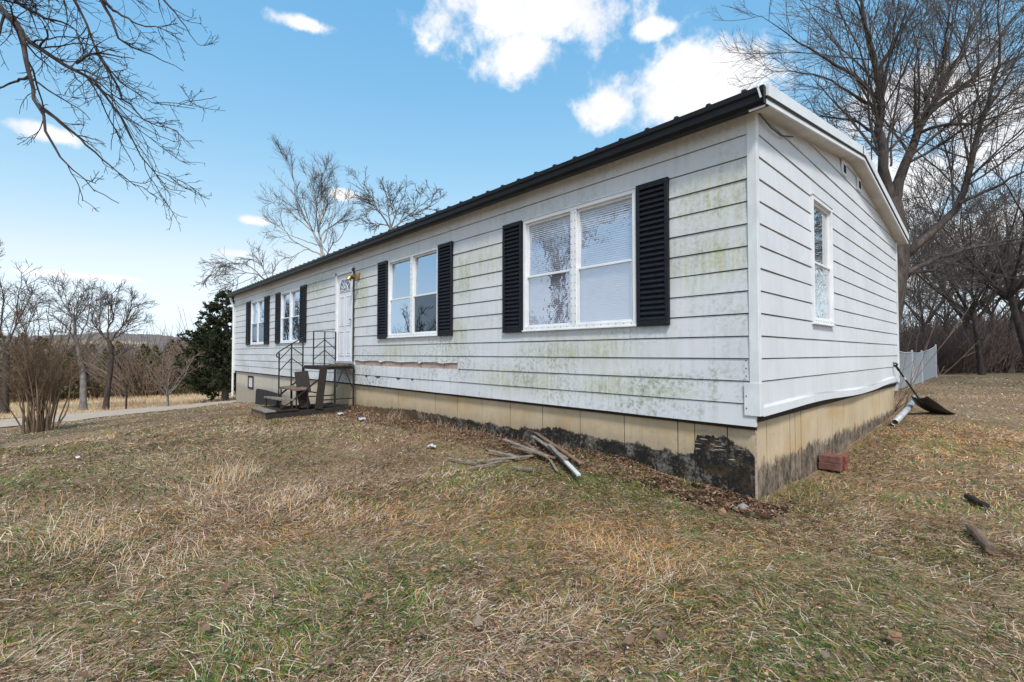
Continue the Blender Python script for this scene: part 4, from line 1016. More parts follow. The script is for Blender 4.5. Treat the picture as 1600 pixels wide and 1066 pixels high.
make_tree('great_tree', tb, L_, [
    dict(n=230, lo=.12, hi=1.0, ang=38, lenf=.62, K=10, wander=.06, trop=.02, rr=.34, rmin=.007, minlen=1.0, maxlen=4.6),
    dict(n=1700, lo=.1, hi=1.0, ang=36, lenf=.5, K=6, wander=.07, trop=.015, rr=.5, rmin=.0050, minlen=.5, maxlen=1.9),
    dict(n=13000, lo=.1, hi=1.0, ang=32, lenf=.6, K=3, wander=.08, trop=.015, rr=.6, rmin=.0040, minlen=.25, maxlen=.95)],
    'bark_trunk', 'bark_brown', 'great bare tree with a forked trunk rising behind the gable end', 11)

# tree left of the lawn whose branches hang into the view
D = 6.2
tb = np.array([-8.9, -7.2, 0]); tb[2] = gz(tb[0], tb[1])-.1
tt = tb+np.array([.3, .2, 4.6])
up_ = lambda px, py, d: at(px, py, d)
L_ = [([tb, tb+np.array([.05, .1, 1.5]), tb+np.array([.2, .1, 3.2]), tt], .26, .19),
 ([tt, tt+np.array([1.0, .4, 1.4]), at(-60, -40, D), at(0, 8, D), at(22, 32, D), at(48, 66, D), at(76, 92, D), at(116, 99, D), at(131, 110, D), at(160, 134, D), at(178, 158, D+.2), at(203, 208, D+.3), at(236, 262, D+.4), at(268, 296, D+.5)], .085, .005),
 ([at(20, 29, D), at(35, 62, D-.1), at(44, 108, D-.2), at(55, 158, D-.3), at(66, 198, D-.4), at(81, 228, D-.4), at(100, 254, D-.5), at(122, 272, D-.5), at(152, 296, D-.6)], .036, .005),
 ([at(57, 162, D-.3), at(88, 184, D-.2), at(136, 226, D-.1), at(176, 262, D), at(214, 292, D)], .022, .005),
 ([tt+np.array([.5, .2, .9]), at(40, -120, D+.8), at(100, -40, D+.7), at(124, 20, D+.6), at(143, 62, D+.6), at(176, 122, D+.5), at(222, 150, D+.4), at(262, 168, D+.4), at(300, 166, D+.3)], .055, .004),
 ([at(125, -60, D+.8), at(158, -5, D+.9), at(172, 30, D+.9), at(186, 58, D+.9), at(216, 80, D+1), at(258, 96, D+1), at(286, 111, D+1)], .034, .004),
 ([at(158, -4, D+.9), at(178, 16, D+.8), at(213, 37, D+.6), at(250, 44, D+.5), at(272, 52, D+.5)], .024, .005),
 ([at(200, -80, D+1.2), at(245, -20, D+1.3), at(262, 8, D+1.3), at(282, 32, D+1.3), at(308, 68, D+1.4)], .035, .005),
 ([at(118, 99, D), at(148, 83, D+.1), at(182, 88, D+.3), at(210, 92, D+.4)], .022, .005),
 ([at(10, -20, D+.3), at(30, 6, D+.4), at(70, 28, D+.5), at(102, 36, D+.6), at(140, 70, D+.7)], .03, .005),
 ([at(150, 75, D+.6), at(178, 125, D+.5), at(200, 160, D+.5), at(230, 190, D+.4), at(275, 205, D+.3)], .022, .005),
 ([at(45, 120, D-.2), at(20, 128, D), at(0, 138, D+.1), at(-30, 150, D+.2)], .02, .005),
 ([tt, tt+np.array([-1.2, -.8, 1.6]), tt+np.array([-2.6, -1.2, 2.6]), tt+np.array([-4, -1.2, 3.0])], .13, .02),
 ([tt, tt+np.array([.2, -1.2, 1.6]), tt+np.array([.9, -2.6, 2.8]), tt+np.array([1.5, -3.8, 3.2])], .12, .02),
 ([tt, tt+np.array([-.2, 1.0, 1.6]), tt+np.array([-.9, 1.6, 3.2]), tt+np.array([-1.2, 1.8, 4.8])], .12, .02)]
make_tree('overhanging_tree', tb, L_, [
    dict(n=150, lo=.25, hi=1.0, ang=34, lenf=.26, K=9, wander=.13, trop=-.02, rr=.5, rmin=.0052, minlen=.35, maxlen=1.5),
    dict(n=700, lo=.15, hi=1.0, ang=40, lenf=.5, K=6, wander=.16, trop=.0, rr=.6, rmin=.0040, minlen=.2, maxlen=.65),
    dict(n=1700, lo=.2, hi=1.0, ang=46, lenf=.45, K=4, wander=.16, trop=.01, rr=.65, rmin=.0032, minlen=.06, maxlen=.2)],
    'bark_dark', 'bark_dark', 'bare tree at the far left whose twiggy branches hang into the sky', 5)

# a bare tree on the other side of the lawn (seen mirrored in the windows)
def wild_tree(name, x, y, H, r, mat, twig, label, seed, n1=60, n2=420, n3=1500, spread=.42, tm=.008, cat='tree', group=None, lean=(0, 0), forks=6):
    rng = np.random.default_rng(seed); b = np.array([x, y, gz(x, y)-.08]); top = b+np.array([lean[0], lean[1], H*.34])
    limbs = [([b, b+(top-b)*.5+rng.normal(0, .05*r*5, 3)*[1, 1, 0], top], r, r*.8)]
    for i in range(forks):
        a = 2*math.pi*i/forks+rng.uniform(-.4, .4); sp_ = H*spread*rng.uniform(.45, 1.0); e = b+np.array([lean[0]*1.6+math.cos(a)*sp_, lean[1]*1.6+math.sin(a)*sp_, H*rng.uniform(.8, 1.0)])
        s = b+(top-b)*rng.uniform(.7, 1.0); m_ = s*.5+e*.5+np.array([math.cos(a), math.sin(a), -.2])*H*.06+rng.normal(0, .03*H, 3)
        limbs.append(([s, m_, e], r*rng.uniform(.38, .55), tm*1.2))
    return make_tree(name, b, limbs, [dict(n=n1, lo=.15, hi=1, ang=42, lenf=.45, K=7, wander=.10, trop=.03, rr=.5, rmin=tm*1.4, minlen=.4, maxlen=H*.3),
        dict(n=n2, lo=.1, hi=1, ang=40, lenf=.6, K=5, wander=.09, trop=.02, rr=.55, rmin=tm, minlen=.25, maxlen=H*.16),
        dict(n=n3, lo=.1, hi=1, ang=38, lenf=.8, K=3, wander=.09, trop=.01, rr=.6, rmin=tm*.75, minlen=.12, maxlen=H*.09)], mat, twig, label, seed, cat, group, 7, 10)
wild_tree('bare_tree', -17.5, -13.5, 4.6, .2, 'bark_dark', 'bark_dark', 'bare tree across the lawn mirrored in the second window', 31, 45, 250, 600, tm=.012)
wild_tree('bare_tree', -30, -16, 6, .25, 'bark_dark', 'bark_dark', 'bare tree far across the road mirrored in the far windows', 32, 45, 250, 600, tm=.014)

wild_tree('bare_tree', 5.6, 16.5, 10, .2, 'bark_dark', 'bark_brown', 'bare tree right of the picture mirrored in the gable window', 33, 60, 400, 1000, tm=.01)

# pale tall tree behind the roof
D = 25.0
b_ = at(507, 420, D); tb = np.array([b_[0], b_[1], gz(b_[0], b_[1])-.1])
L_ = [([tb, tb*.5+b_*.5, at(507, 418, D), at(503, 396, D)], .22, .13)]
for pts, r0, dz in [([(504, 400), (493, 366), (463, 318), (461, 284), (449, 256), (438, 232)], .13, -1.0), ([(504, 400), (500, 362), (503, 310), (500, 282), (493, 244)], .13, .6), ([(501, 372), (511, 359), (540, 336), (545, 299)], .09, 1.2),
    ([(507, 408), (513, 394), (519, 383), (536, 366), (536, 342)], .08, -1.4), ([(503, 399), (463, 379), (442, 359), (411, 341)], .09, -1.8), ([(495, 383), (455, 368), (436, 361), (418, 362)], .06, 1.4), ([(491, 364), (451, 331), (418, 312)], .07, 1.9), ([(462, 306), (442, 286), (418, 259)], .05, -.6),
    ([(498, 396), (478, 389), (455, 402), (424, 396)], .05, -.8), ([(496, 362), (493, 325), (483, 291), (474, 257)], .08, -.3), ([(505, 380), (517, 340), (524, 300), (520, 262)], .08, .3), ([(502, 350), (512, 300), (510, 252)], .06, 1.0)]:
    L_.append(lim(pts, D, r0*.5, .010, dz))
make_tree('pale_tree', tb, L_, [dict(n=120, lo=.15, hi=1, ang=30, lenf=.42, K=7, wander=.08, trop=.05, rr=.5, rmin=.010, minlen=.5, maxlen=2.2), dict(n=760, lo=.1, hi=1, ang=30, lenf=.62, K=5, wander=.08, trop=.035, rr=.6, rmin=.0058, minlen=.4, maxlen=1.2), dict(n=1700, lo=.1, hi=1, ang=32, lenf=.85, K=3, wander=.08, trop=.02, rr=.6, rmin=.0044, minlen=.2, maxlen=.9)],
    'bark_pale', 'bark_brown', 'tall pale-barked bare tree rising behind the middle of the roof', 17)
D = 22.0
b_ = at(611, 380, D); tb = np.array([b_[0], b_[1], gz(b_[0], b_[1])-.1])
L_ = [([tb, tb*.5+b_*.5, at(612, 372, D), at(611, 356, D)], .17, .10)]
for pts, r0, dz in [([(611, 358), (593, 332), (570, 298), (553, 275)], .09, -.8), ([(611, 356), (607, 330), (605, 306), (597, 286)], .08, .8), ([(611, 358), (620, 330), (631, 306), (635, 290)], .08, -.4), ([(612, 360), (632, 342), (652, 325), (660, 300)], .07, 1.0), ([(605, 352), (590, 350), (572, 348)], .05, .2), ([(640, 338), (668, 325), (676, 304), (668, 292)], .05, -.6), ([(655, 330), (680, 318), (692, 306)], .04, .6)]:
    L_.append(lim(pts, D, r0*.52, .010, dz))
make_tree('bare_tree', tb, L_, [dict(n=60, lo=.15, hi=1, ang=40, lenf=.42, K=7, wander=.08, trop=.02, rr=.5, rmin=.014, minlen=.4, maxlen=1.5), dict(n=330, lo=.1, hi=1, ang=40, lenf=.62, K=5, wander=.08, trop=.01, rr=.6, rmin=.010, minlen=.3, maxlen=.8), dict(n=800, lo=.1, hi=1, ang=38, lenf=.85, K=3, wander=.08, trop=.0, rr=.6, rmin=.008, minlen=.15, maxlen=.6)],
    'bark_grey', 'bark_brown', 'lower bare tree showing over the roof right of the pale tall tree', 18)
D = 27.0
b_ = at(425, 455, D); tb = np.array([b_[0], b_[1], gz(b_[0], b_[1])-.1])
L_ = [([tb, tb*.5+b_*.5, at(424, 450, D), at(420, 440, D)], .22, .14)]
for pts, r0, dz in [([(420, 444), (395, 420), (372, 411), (345, 416), (320, 440)], .07, -.8), ([(420, 444), (398, 428), (365, 428), (338, 430)], .06, .8), ([(420, 440), (408, 415), (390, 405), (368, 402)], .06, .3), ([(422, 440), (430, 418), (440, 405)], .05, 0), ([(400, 432), (370, 445), (345, 452), (330, 462)], .04, -.5)]:
    L_.append(lim(pts, D, r0*.52, .010, dz))
make_tree('bare_tree', tb, L_, [dict(n=50, lo=.15, hi=1, ang=38, lenf=.42, K=7, wander=.08, trop=-.03, rr=.5, rmin=.014, minlen=.4, maxlen=1.5), dict(n=260, lo=.1, hi=1, ang=38, lenf=.62, K=5, wander=.08, trop=-.03, rr=.6, rmin=.010, minlen=.3, maxlen=.8), dict(n=500, lo=.1, hi=1, ang=38, lenf=.85, K=3, wander=.08, trop=.0, rr=.6, rmin=.008, minlen=.15, maxlen=.6)],
    'bark_grey', 'bark_brown', 'bare tree arching out over the far end of the roof above the cedar', 19)
# pair of field trees beyond the road
D = 19.5
def groundpt(px, D): p = at(px, 600, D); p[2] = gz(p[0], p[1]); return p
tb = groundpt(131, D)
L_ = [([tb-[0, 0, .1], at(130, 600, D), at(128, 577, D), at(120, 536, D), at(117, 524, D)], .125, .07)]
for pts, r0, dz in [([(117, 526), (114, 498), (101, 476), (76, 438)], .06, -.6), ([(117, 526), (120, 482), (117, 449)], .06, .6), ([(122, 530), (131, 514), (141, 482), (144, 449)], .05, 1.0), ([(116, 530), (106, 514), (84, 492)], .05, -.9), ([(128, 570), (140, 548), (152, 540)], .03, .4), ([(126, 560), (108, 548), (95, 545)], .03, -.5), ([(114, 500), (104, 470), (97, 440)], .04, .7), ([(120, 484), (130, 460), (130, 440)], .03, -.4)]:
    L_.append(lim(pts, D, r0*.72, .007, dz))
fl_ = [dict(n=90, lo=.15, hi=1, ang=38, lenf=.45, K=8, wander=.08, trop=.03, rr=.5, rmin=.0085, minlen=.35, maxlen=1.2), dict(n=480, lo=.1, hi=1, ang=38, lenf=.62, K=5, wander=.08, trop=.02, rr=.6, rmin=.0062, minlen=.22, maxlen=.6), dict(n=1000, lo=.1, hi=1, ang=36, lenf=.85, K=3, wander=.08, trop=.01, rr=.6, rmin=.005, minlen=.14, maxlen=.35)]
make_tree('field_tree', tb, L_, fl_, 'bark_grey', 'bark_brown', 'left one of two small bare trees beyond the road, with a grey trunk', 23)
tb = groundpt(166, D)
L_ = [([tb-[0, 0, .1], at(168, 610, D), at(174, 569, D), at(173, 544, D), at(170, 532, D)], .11, .07)]
for pts, r0, dz in [([(170, 534), (152, 514), (144, 498), (150, 478)], .055, -.6), ([(170, 534), (169, 509), (170, 482), (167, 454)], .055, .5), ([(173, 540), (177, 528), (196, 503), (212, 476), (234, 484)], .055, .8), ([(170, 510), (177, 498), (174, 465), (190, 443)], .045, -.4), ([(180, 528), (190, 522), (205, 512), (226, 505)], .035, -.9), ([(196, 503), (205, 480), (208, 455)], .03, .3), ([(173, 550), (190, 552), (205, 545)], .03, -.5), ([(165, 530), (155, 505), (158, 470), (156, 450)], .04, 1.0)]:
    L_.append(lim(pts, D, r0*.72, .007, dz))
make_tree('field_tree', tb, L_, fl_, 'bark_dark', 'bark_brown', 'right one of two small bare trees beyond the road, with a dark trunk', 24)
D = 18.0
tb = groundpt(8, D)
L_ = [([tb-[0, 0, .1], at(8, 600, D), at(10, 560, D), at(8, 545, D)], .14, .09)]
for pts, r0, dz in [([(8, 546), (24, 512), (28, 470), (35, 425)], .05, -.4), ([(8, 546), (0, 505), (5, 460), (-8, 410)], .05, .5), ([(8, 546), (-15, 520), (-40, 470), (-50, 420)], .05, .0), ([(9, 556), (32, 540), (45, 505), (50, 460)], .035, .8), ([(20, 520), (40, 480), (52, 450)], .03, -.8)]:
    L_.append(lim(pts, D, r0*.72, .007, dz))
make_tree('field_tree', tb, L_, fl_, 'bark_dark', 'bark_brown', 'bare dark tree at the left picture edge beyond the road', 25)
tb = groundpt(62, 21.0)
wild_tree('sapling', tb[0], tb[1], 5.0, .06, 'bark_dark', 'bark_brown', 'slim bare sapling standing behind the multi-stemmed bush', 26, 20, 90, 160, .22, .008, 'tree', None, (0, 0), 4)
tb = groundpt(262, 19.5)
wild_tree('small_shrub', tb[0], tb[1], 2.3, .05, 'bark_grey', 'twig_tan', 'small bare shrub with a short trunk in the straw field beyond the road', 27, 40, 220, 300, .5, .006, 'shrub', None, (0, 0), 7)

# multi-stemmed bush
D = 11.0
bc = gp(63, 676, -.47); rng = np.random.default_rng(40); L_ = []
for i in range(30):
    a = rng.uniform(0, 2*math.pi); rr_ = .27*math.sqrt(rng.random()); s = np.array([bc[0]+rr_*math.cos(a), bc[1]+rr_*math.sin(a), 0]); s[2] = gz(s[0], s[1])-.05
    sp_ = rr_*1.3+rng.uniform(-.1, .5); H = rng.uniform(1.5, 2.7)
    m_ = s+np.array([math.cos(a)*sp_*.35, math.sin(a)*sp_*.35, H*.45])+rng.normal(0, .05, 3); e = s+np.array([math.cos(a)*sp_, math.sin(a)*sp_, H])+rng.normal(0, .1, 3)
    L_.append(([s, m_, e], rng.uniform(.015, .03), .005))
make_tree('bush', (bc[0], bc[1], gz(bc[0], bc[1])), L_, [dict(n=240, lo=.3, hi=1, ang=24, lenf=.45, K=6, wander=.08, trop=.03, rr=.5, rmin=.0042, minlen=.3, maxlen=1.1), dict(n=1100, lo=.1, hi=1, ang=30, lenf=.5, K=5, wander=.11, trop=.03, rr=.6, rmin=.0032, minlen=.15, maxlen=.5), dict(n=2000, lo=.1, hi=1, ang=34, lenf=.6, K=3, wander=.12, trop=.02, rr=.6, rmin=.0025, minlen=.08, maxlen=.25)],
    'twig_brown', 'twig_brown', 'dense multi-stemmed bare bush at the left edge of the lawn', 41, 'bush', None, 6, 8, False)

# stalks by the shovel
L_ = []
sb = gp(1402, 644, .16); rng = np.random.default_rng(50); sb[2] = gz(sb[0], sb[1])
for e, r0 in [((1462, 500), .008), ((1437, 515), .006), ((1520, 472), .008), ((1522, 541), .007), ((1448, 545), .005), ((1430, 560), .005), ((1425, 520), .005), ((1412, 590), .004), ((1440, 600), .004), ((1420, 600), .004)]:
    s = sb+np.array([rng.uniform(-.12, .12), rng.uniform(-.12, .12), 0]); en = at(e[0], e[1], 8.7+rng.uniform(-.4, .5)); m_ = s*.5+en*.5+np.array([0, 0, -.06])
    L_.append(([s, m_, en], r0*1.15, .003))
make_tree('stalk_clump', sb, L_, [dict(n=16, lo=.5, hi=1, ang=28, lenf=.25, K=5, wander=.08, trop=.04, rr=.6, rmin=.0028, minlen=.1, maxlen=.4), dict(n=14, lo=.3, hi=1, ang=32, lenf=.4, K=4, wander=.1, trop=.03, rr=.6, rmin=.0022, minlen=.05, maxlen=.15)],
    'twig_tan', 'twig_tan', 'clump of tall bare tan stalks growing at the far gable corner', 51, 'shrub', None, 6, 8, False)

# trees of the wood edge at right
wl = [(1492, 24, 8.5, .24, (.8, -.2), 'leaning dark tree at the left of the thicket, left of the white debris'), (1535, 20, 8.0, .17, (-.3, .1), 'straight slim tree in front of the thicket, above the white debris'), (1578, 22, 9.5, .22, (.4, .1), 'stout bare tree near the right picture edge in the thicket'), (1450, 30, 9.0, .2, (-.3, .2), 'bare tree deep in the wood behind the chain link fence'), (1618, 18, 9, .2, (-.9, .2), 'bare tree just past the right picture edge leaning in'), (1515, 33, 10, .22, (0, 0), 'tall bare tree far back in the wood behind the leaning one'), (1560, 30, 10, .2, (-.3, 0), 'tall bare tree at the back of the wood, right half'), (1480, 38, 11, .22, (0, 0), 'farthest bare tree of the wood, over the fence post'), (1600, 34, 11, .24, (0, 0), 'far bare tree at the right back of the wood')]
for i, (px, D, H, r, ln, lab) in enumerate(wl):
    p = groundpt(px, D); wild_tree('wood_tree', p[0], p[1], H*1.08, r*.62, 'bark_dark', 'bark_brown', lab, 60+i, 80, 600, 1700, .44, .009, 'tree', 'bare trees of the wood edge', (ln[0]*RT[0], ln[0]*RT[1]), 7)

def twig_mass(name, centers, rng, n_each, hmin, hmax, rad, r, mat, K=4, kink=.12, colour=None, parent=None):
    P = []; R = []
    for (x, y, s) in centers:
        n = n_each; a = rng.uniform(0, 2*math.pi, n); q = np.sqrt(rng.random(n))*rad*s*.5
        S = np.stack([x+q*np.cos(a), y+q*np.sin(a), np.full(n, gz(x, y)-.05)+rng.uniform(0, .35, n)*hmax*s], -1)
        d = np.stack([np.cos(a)*rng.uniform(.1, .9, n), np.sin(a)*rng.uniform(.1, .9, n), np.ones(n)], -1); d /= np.linalg.norm(d, axis=1)[:, None]
        L = rng.uniform(hmin, hmax, n)*s*rng.uniform(.4, 1, n)
        C = np.zeros((n, K, 3)); C[:, 0] = S
        for k2 in range(1, K):
            d = d+rng.normal(0, kink, (n, 3)); d /= np.linalg.norm(d, axis=1)[:, None]; C[:, k2] = C[:, k2-1]+d*(L/(K-1))[:, None]
        P.append(C); R.append(np.broadcast_to(np.linspace(r, r*.5, K), (n, K)))
    P = np.concatenate(P); R = np.concatenate(R); v, f = tubes(P, R, 3)
    return np_mesh(name, v, f, mat)
rng = np.random.default_rng(70)
cen = []
for i in range(72):
    px = rng.uniform(1440, 1760); D = rng.uniform(21.5, 34); p = groundpt(px, D); cen.append((p[0], p[1], rng.uniform(.6, 1.15)*(1.15 if px > 1500 else .85)))
o = twig_mass('thicket', cen, rng, 190, .9, 3.0, 2.2, .012, 'twig_purple', 3, .26); tag(o, 'dense brown thicket of bare brush along the wood edge at right', 'thicket', kind='stuff')
# far side brush to close the view under the trees
cen = []
for i in range(60):
    px = rng.uniform(1380, 1800); D = rng.uniform(40, 62); p = groundpt(px, D); cen.append((p[0], p[1], rng.uniform(.9, 1.3)))
o = twig_mass('woodland', cen, rng, 150, 2.0, 5.0, 4.0, .03, 'twig_purple', 3, .18); tag(o, 'far grey-brown wood behind the thicket at right', 'woodland', kind='stuff')

# wood across the field at left, one far mass
def leafmass(centers, rng, n_each, size, cols, hfun):
    V = []; C = []
    for (x, y, s, h) in centers:
        n = n_each; g = gz(x, y); t = rng.random(n)**.8; a = rng.uniform(0, 2*math.pi, n); q = s*(1-t)**.7*np.sqrt(rng.uniform(.25, 1, n))*(.75+.5*vnoise(a*2.2+x, t*5+y, 3))
        c = np.stack([x+q*np.cos(a), y+q*np.sin(a), g+h*t+.1], -1)
        b = cols[rng.integers(len(cols))]*rng.uniform(.7, 1.25); cc = np.array(b)[None, :]*rng.uniform(.6, 1.4, (n, 1))
        d1 = rng.normal(size=(n, 3)); d1 /= np.linalg.norm(d1, axis=1)[:, None]; d2 = np.cross(d1, rng.normal(size=(n, 3))); d2 /= np.linalg.norm(d2, axis=1)[:, None]
        sz = size*rng.uniform(.5, 1.3, (n, 1))
        V.append(np.stack([c-d1*sz, c+d2*sz*.5, c+d1*sz, c-d2*sz*.5], 1)); C.append(np.repeat(cc[:, None, :], 4, 1))
    return np.concatenate(V).reshape(-1, 3), np.concatenate(C).reshape(-1, 3)
rng = np.random.default_rng(80); cen = []; ever = []
for i in range(165):
    px = rng.uniform(-260, 640); D = rng.uniform(44, 60)+ (0 if i % 2 else 10); p = groundpt(px, D); cen.append((p[0], p[1], rng.uniform(.75, 1.25)))
for i in range(84):
    px = rng.uniform(-220, 600); D = rng.uniform(42, 46) if i % 2 else rng.uniform(46, 60); p = groundpt(px, D); h = rng.uniform(4.2, 7.2); ever.append((p[0], p[1], h*.34, h))
wood = twig_mass('woodland', cen, rng, 120, 3.2, 6.6, 4.2, .031, 'twig_hedge', 3, .16); tag(wood, 'far wood of bare brush along the lower edge of the straw field', 'woodland', kind='stuff')
v, c = leafmass(ever, rng, 560, .17, [np.array((.055, .068, .026)), np.array((.12, .11, .038)), np.array((.17, .115, .045)), np.array((.08, .09, .04)), np.array((.15, .10, .06))], None)
o = np_mesh('evergreen_woodland', v, np.arange(len(v)).reshape(-1, 4), 'foliage', colors=c); tag(o, 'olive and dark green cedars mixed through the far wood at left', 'woodland', kind='stuff')

# cedar at the far end of the house
def cedar(px, D, H, Rr, label, seed, nb=150):
    rng = np.random.default_rng(seed); b = groundpt(px, D); root = empty('cedar_tree', tuple(b)); tag(root, label, 'tree')
    v, f = tubes(np.array([[b+[0, 0, H*t-.1] for t in np.linspace(0, .98, 8)]]), np.linspace(.18, .02, 8)[None], 8); keep(np_mesh('trunk', v, f, 'bark_brown', smooth=True), root)
    t = rng.uniform(.04, .99, nb); a = rng.uniform(0, 2*math.pi, nb); L = Rr*(1-t**1.25)**.8*rng.uniform(.6, 1.15, nb)+.12; K = 6
    P = np.zeros((nb, K, 3)); P[:, 0] = b+np.stack([0*t, 0*t, H*t], -1); d = np.stack([np.cos(a), np.sin(a), rng.uniform(-.05, .5, nb)], -1); d /= np.linalg.norm(d, axis=1)[:, None]
    for k2 in range(1, K):
        d = d+rng.normal(0, .08, (nb, 3))+[0, 0, .03]; d /= np.linalg.norm(d, axis=1)[:, None]; P[:, k2] = P[:, k2-1]+d*(L/(K-1))[:, None]
    v, f = tubes(P, np.broadcast_to(np.linspace(.025, .006, K), (nb, K)), 4); keep(np_mesh('branches', v, f, 'bark_brown'), root)
    C2, _ = children(P, np.full((nb, K), .01), rng, 1300, .2, 1.0, 45, .45, 4, .12, .02, .5, .004, .15, .8)
    n = 30000; pi = rng.integers(0, len(C2), n); u = rng.uniform(0, 2.99, n); i0 = u.astype(int); f_ = (u-i0)[:, None]
    c = C2[pi, i0]*(1-f_)+C2[pi, i0+1]*f_+rng.normal(0, .035, (n, 3))
    d1 = (C2[pi, i0+1]-C2[pi, i0]); d1 /= np.linalg.norm(d1, axis=1)[:, None]+1e-9; d1 = d1+rng.normal(0, .6, (n, 3)); d1 /= np.linalg.norm(d1, axis=1)[:, None]
    d2 = np.cross(d1, rng.normal(size=(n, 3))); d2 /= np.linalg.norm(d2, axis=1)[:, None]; sz = rng.uniform(.04, .11, (n, 1))
    V = np.stack([c-d1*sz, c+d2*sz*.4, c+d1*sz, c-d2*sz*.4], 1); base_ = np.array([(.020, .032, .014), (.030, .045, .018), (.045, .055, .022), (.055, .050, .030)])[rng.integers(0, 4, n)]*rng.uniform(.7, 1.3, (n, 1))
    keep(np_mesh('crown', V.reshape(-1, 3), np.arange(4*n).reshape(-1, 4), 'foliage', colors=np.repeat(base_[:, None], 4, 1).reshape(-1, 3)), root)
cedar(352, 24.0, 5.7, 2.6, 'dark green cedar standing beyond the far left end of the house', 90)

# ------------------------------------------------------------------ grass
def road_dist(x, y):
    d = np.full(x.shape, 1e9)
    for p in RC[::3]: d = np.minimum(d, np.hypot(x-p[0], y-p[1]))
    return d
PAL = {k: np.array(v) for k, v in dict(pale=(.72, .57, .43), tan=(.53, .365, .225), grey=(.46, .375, .315), brown=(.27, .13, .072), orange=(.62, .31, .11), green=(.115, .22, .042), dkgreen=(.042, .11, .028), olive=(.33, .285, .068), dark=(.06, .03, .02)).items()}
def patch(x, y, px, py, r, sx=1.0):
    c = gp(px, py, 0); return np.exp(-(((x-c[0])/sx)**2+(y-c[1])**2)/(r*r))
def lawn_colours(x, y, rng):
    n = len(x); n1 = fbm(x*.9, y*.9, 41); n2 = fbm(x*2.6, y*2.6, 42); n3 = fbm(x*.5+9, y*.5, 43); n4 = fbm(x*6, y*6, 47)
    dwall = np.where((x < 0) & (x > -HL), -y, np.hypot(np.maximum(x, 0), np.minimum(y, 0)*-1))
    G = .75*sstep(.50, .66, n1)+.45*sstep(.52, .66, n2)+1.2*patch(x, y, 930, 762, .5, 2.4)+.8*patch(x, y, 430, 718, .45)+.8*patch(x, y, 160, 735, 1.1)+1.1*patch(x, y, 1255, 768, .4)+.5*patch(x, y, 700, 760, .5, 1.5)+.6*patch(x, y, 60, 780, .6)+.5*patch(x, y, 600, 960, .45)+.3*patch(x, y, 1480, 960, .9)+.35*patch(x, y, 1300, 1000, .8)+.3*patch(x, y, 150, 1000, .6)+.35*patch(x, y, 500, 690, 1.0)
    O = .32*sstep(.52, .7, n3)+.9*patch(x, y, 820, 825, .6, 1.2)+.8*patch(x, y, 1010, 845, .5)+.8*patch(x, y, 1480, 690, 1.8)+.5*patch(x, y, 1400, 760, .8)+.3*patch(x, y, 1000, 920, .5)+.5*patch(x, y, 330, 640, 3)+.7*patch(x, y, 420, 830, .4, 1.5)+.6*patch(x, y, 640, 800, .4, 1.3)+.5*patch(x, y, 250, 800, .5)+.5*patch(x, y, 1200, 850, .5)
    S = .55*sstep(.48, .66, fbm(x*1.2+4, y*1.2, 44))+.9*patch(x, y, 150, 830, .7)+.9*patch(x, y, 380, 770, .7)+.6*patch(x, y, 300, 880, .8)+.3*patch(x, y, 620, 900, .6)
    D_ = .45*sstep(.54, .68, n2)+1.2*patch(x, y, 560, 725, .9, 1.3)+.6*patch(x, y, 850, 770, .35, 1.6)+.7*patch(x, y, 1150, 805, .35, 1.5)+.5*patch(x, y, 640, 790, .6)+.6*patch(x, y, 1150, 800, .4)+.5*patch(x, y, 1520, 770, .35)+.9*sstep(.75, .05, dwall)+.5*patch(x, y, 620, 700, .9)+.4*sstep(.56, .66, n4)
    names = ['pale', 'tan', 'grey', 'brown', 'orange', 'green', 'dkgreen', 'olive', 'dark']
    G, O, S, D_ = (np.clip(q, 0, 1.3)**1.3 for q in (G, O, S, D_)); wgt = np.stack([.42+1.2*S, .55+.9*S+.3*O, .30+.15*S, .34+1.6*D_, .09+2.4*O, .15+2.2*G, .15+1.5*G, .14+1.2*G+.7*O, .30+1.5*D_], -1)
    wgt /= wgt.sum(1, keepdims=True); cs = np.cumsum(wgt, 1); k = (rng.random(n)[:, None] > cs).sum(1).clip(0, 8)
    C = np.stack([PAL[q] for q in names])[k]*rng.uniform(.72, 1.28, (n, 1))*(1+rng.normal(0, .05, (n, 3)))
    return np.clip(C, .01, .9), k, S, D_, G
def blades(x, y, L, w, rng, e0, curl, phi, seg, colors, zoff=0.0, tipc=1.0):
    n = len(x); z = ground_z(x, y)+zoff; P = np.zeros((n, seg+1, 3)); P[:, 0] = np.stack([x, y, z-.004], -1); el = e0.copy(); ph = phi.copy()
    for i in range(1, seg+1):
        d = np.stack([np.cos(el)*np.cos(ph), np.cos(el)*np.sin(ph), np.sin(el)], -1); P[:, i] = P[:, i-1]+d*(L/seg)[:, None]; el = el-curl; ph = ph+rng.normal(0, .35, n)
    P[:, :, 2] = np.maximum(P[:, :, 2], (z+.002)[:, None])
    hd = rng.uniform(0, 2*math.pi, n); side = np.stack([-np.sin(phi), np.cos(phi), rng.normal(0, .35, n)], -1); side /= np.linalg.norm(side, axis=1)[:, None]
    V = np.zeros((n, 2*seg+1, 3)); 
    for i in range(seg):
        ww = (w*(1-.55*i/seg)/2)[:, None]; V[:, 2*i] = P[:, i]-side*ww; V[:, 2*i+1] = P[:, i]+side*ww
    V[:, 2*seg] = P[:, seg]
    I = (np.arange(n)*(2*seg+1))[:, None]
    q = np.concatenate([I+np.array([[2*i, 2*i+1, 2*i+3, 2*i+2]]) for i in range(seg-1)]) if seg > 1 else np.zeros((0, 4), int)
    t = I+np.array([[2*seg-2, 2*seg-1, 2*seg]])
    Cc = np.repeat(colors[:, None, :], 2*seg+1, 1)
    return V.reshape(-1, 3), q, t, Cc.reshape(-1, 3)
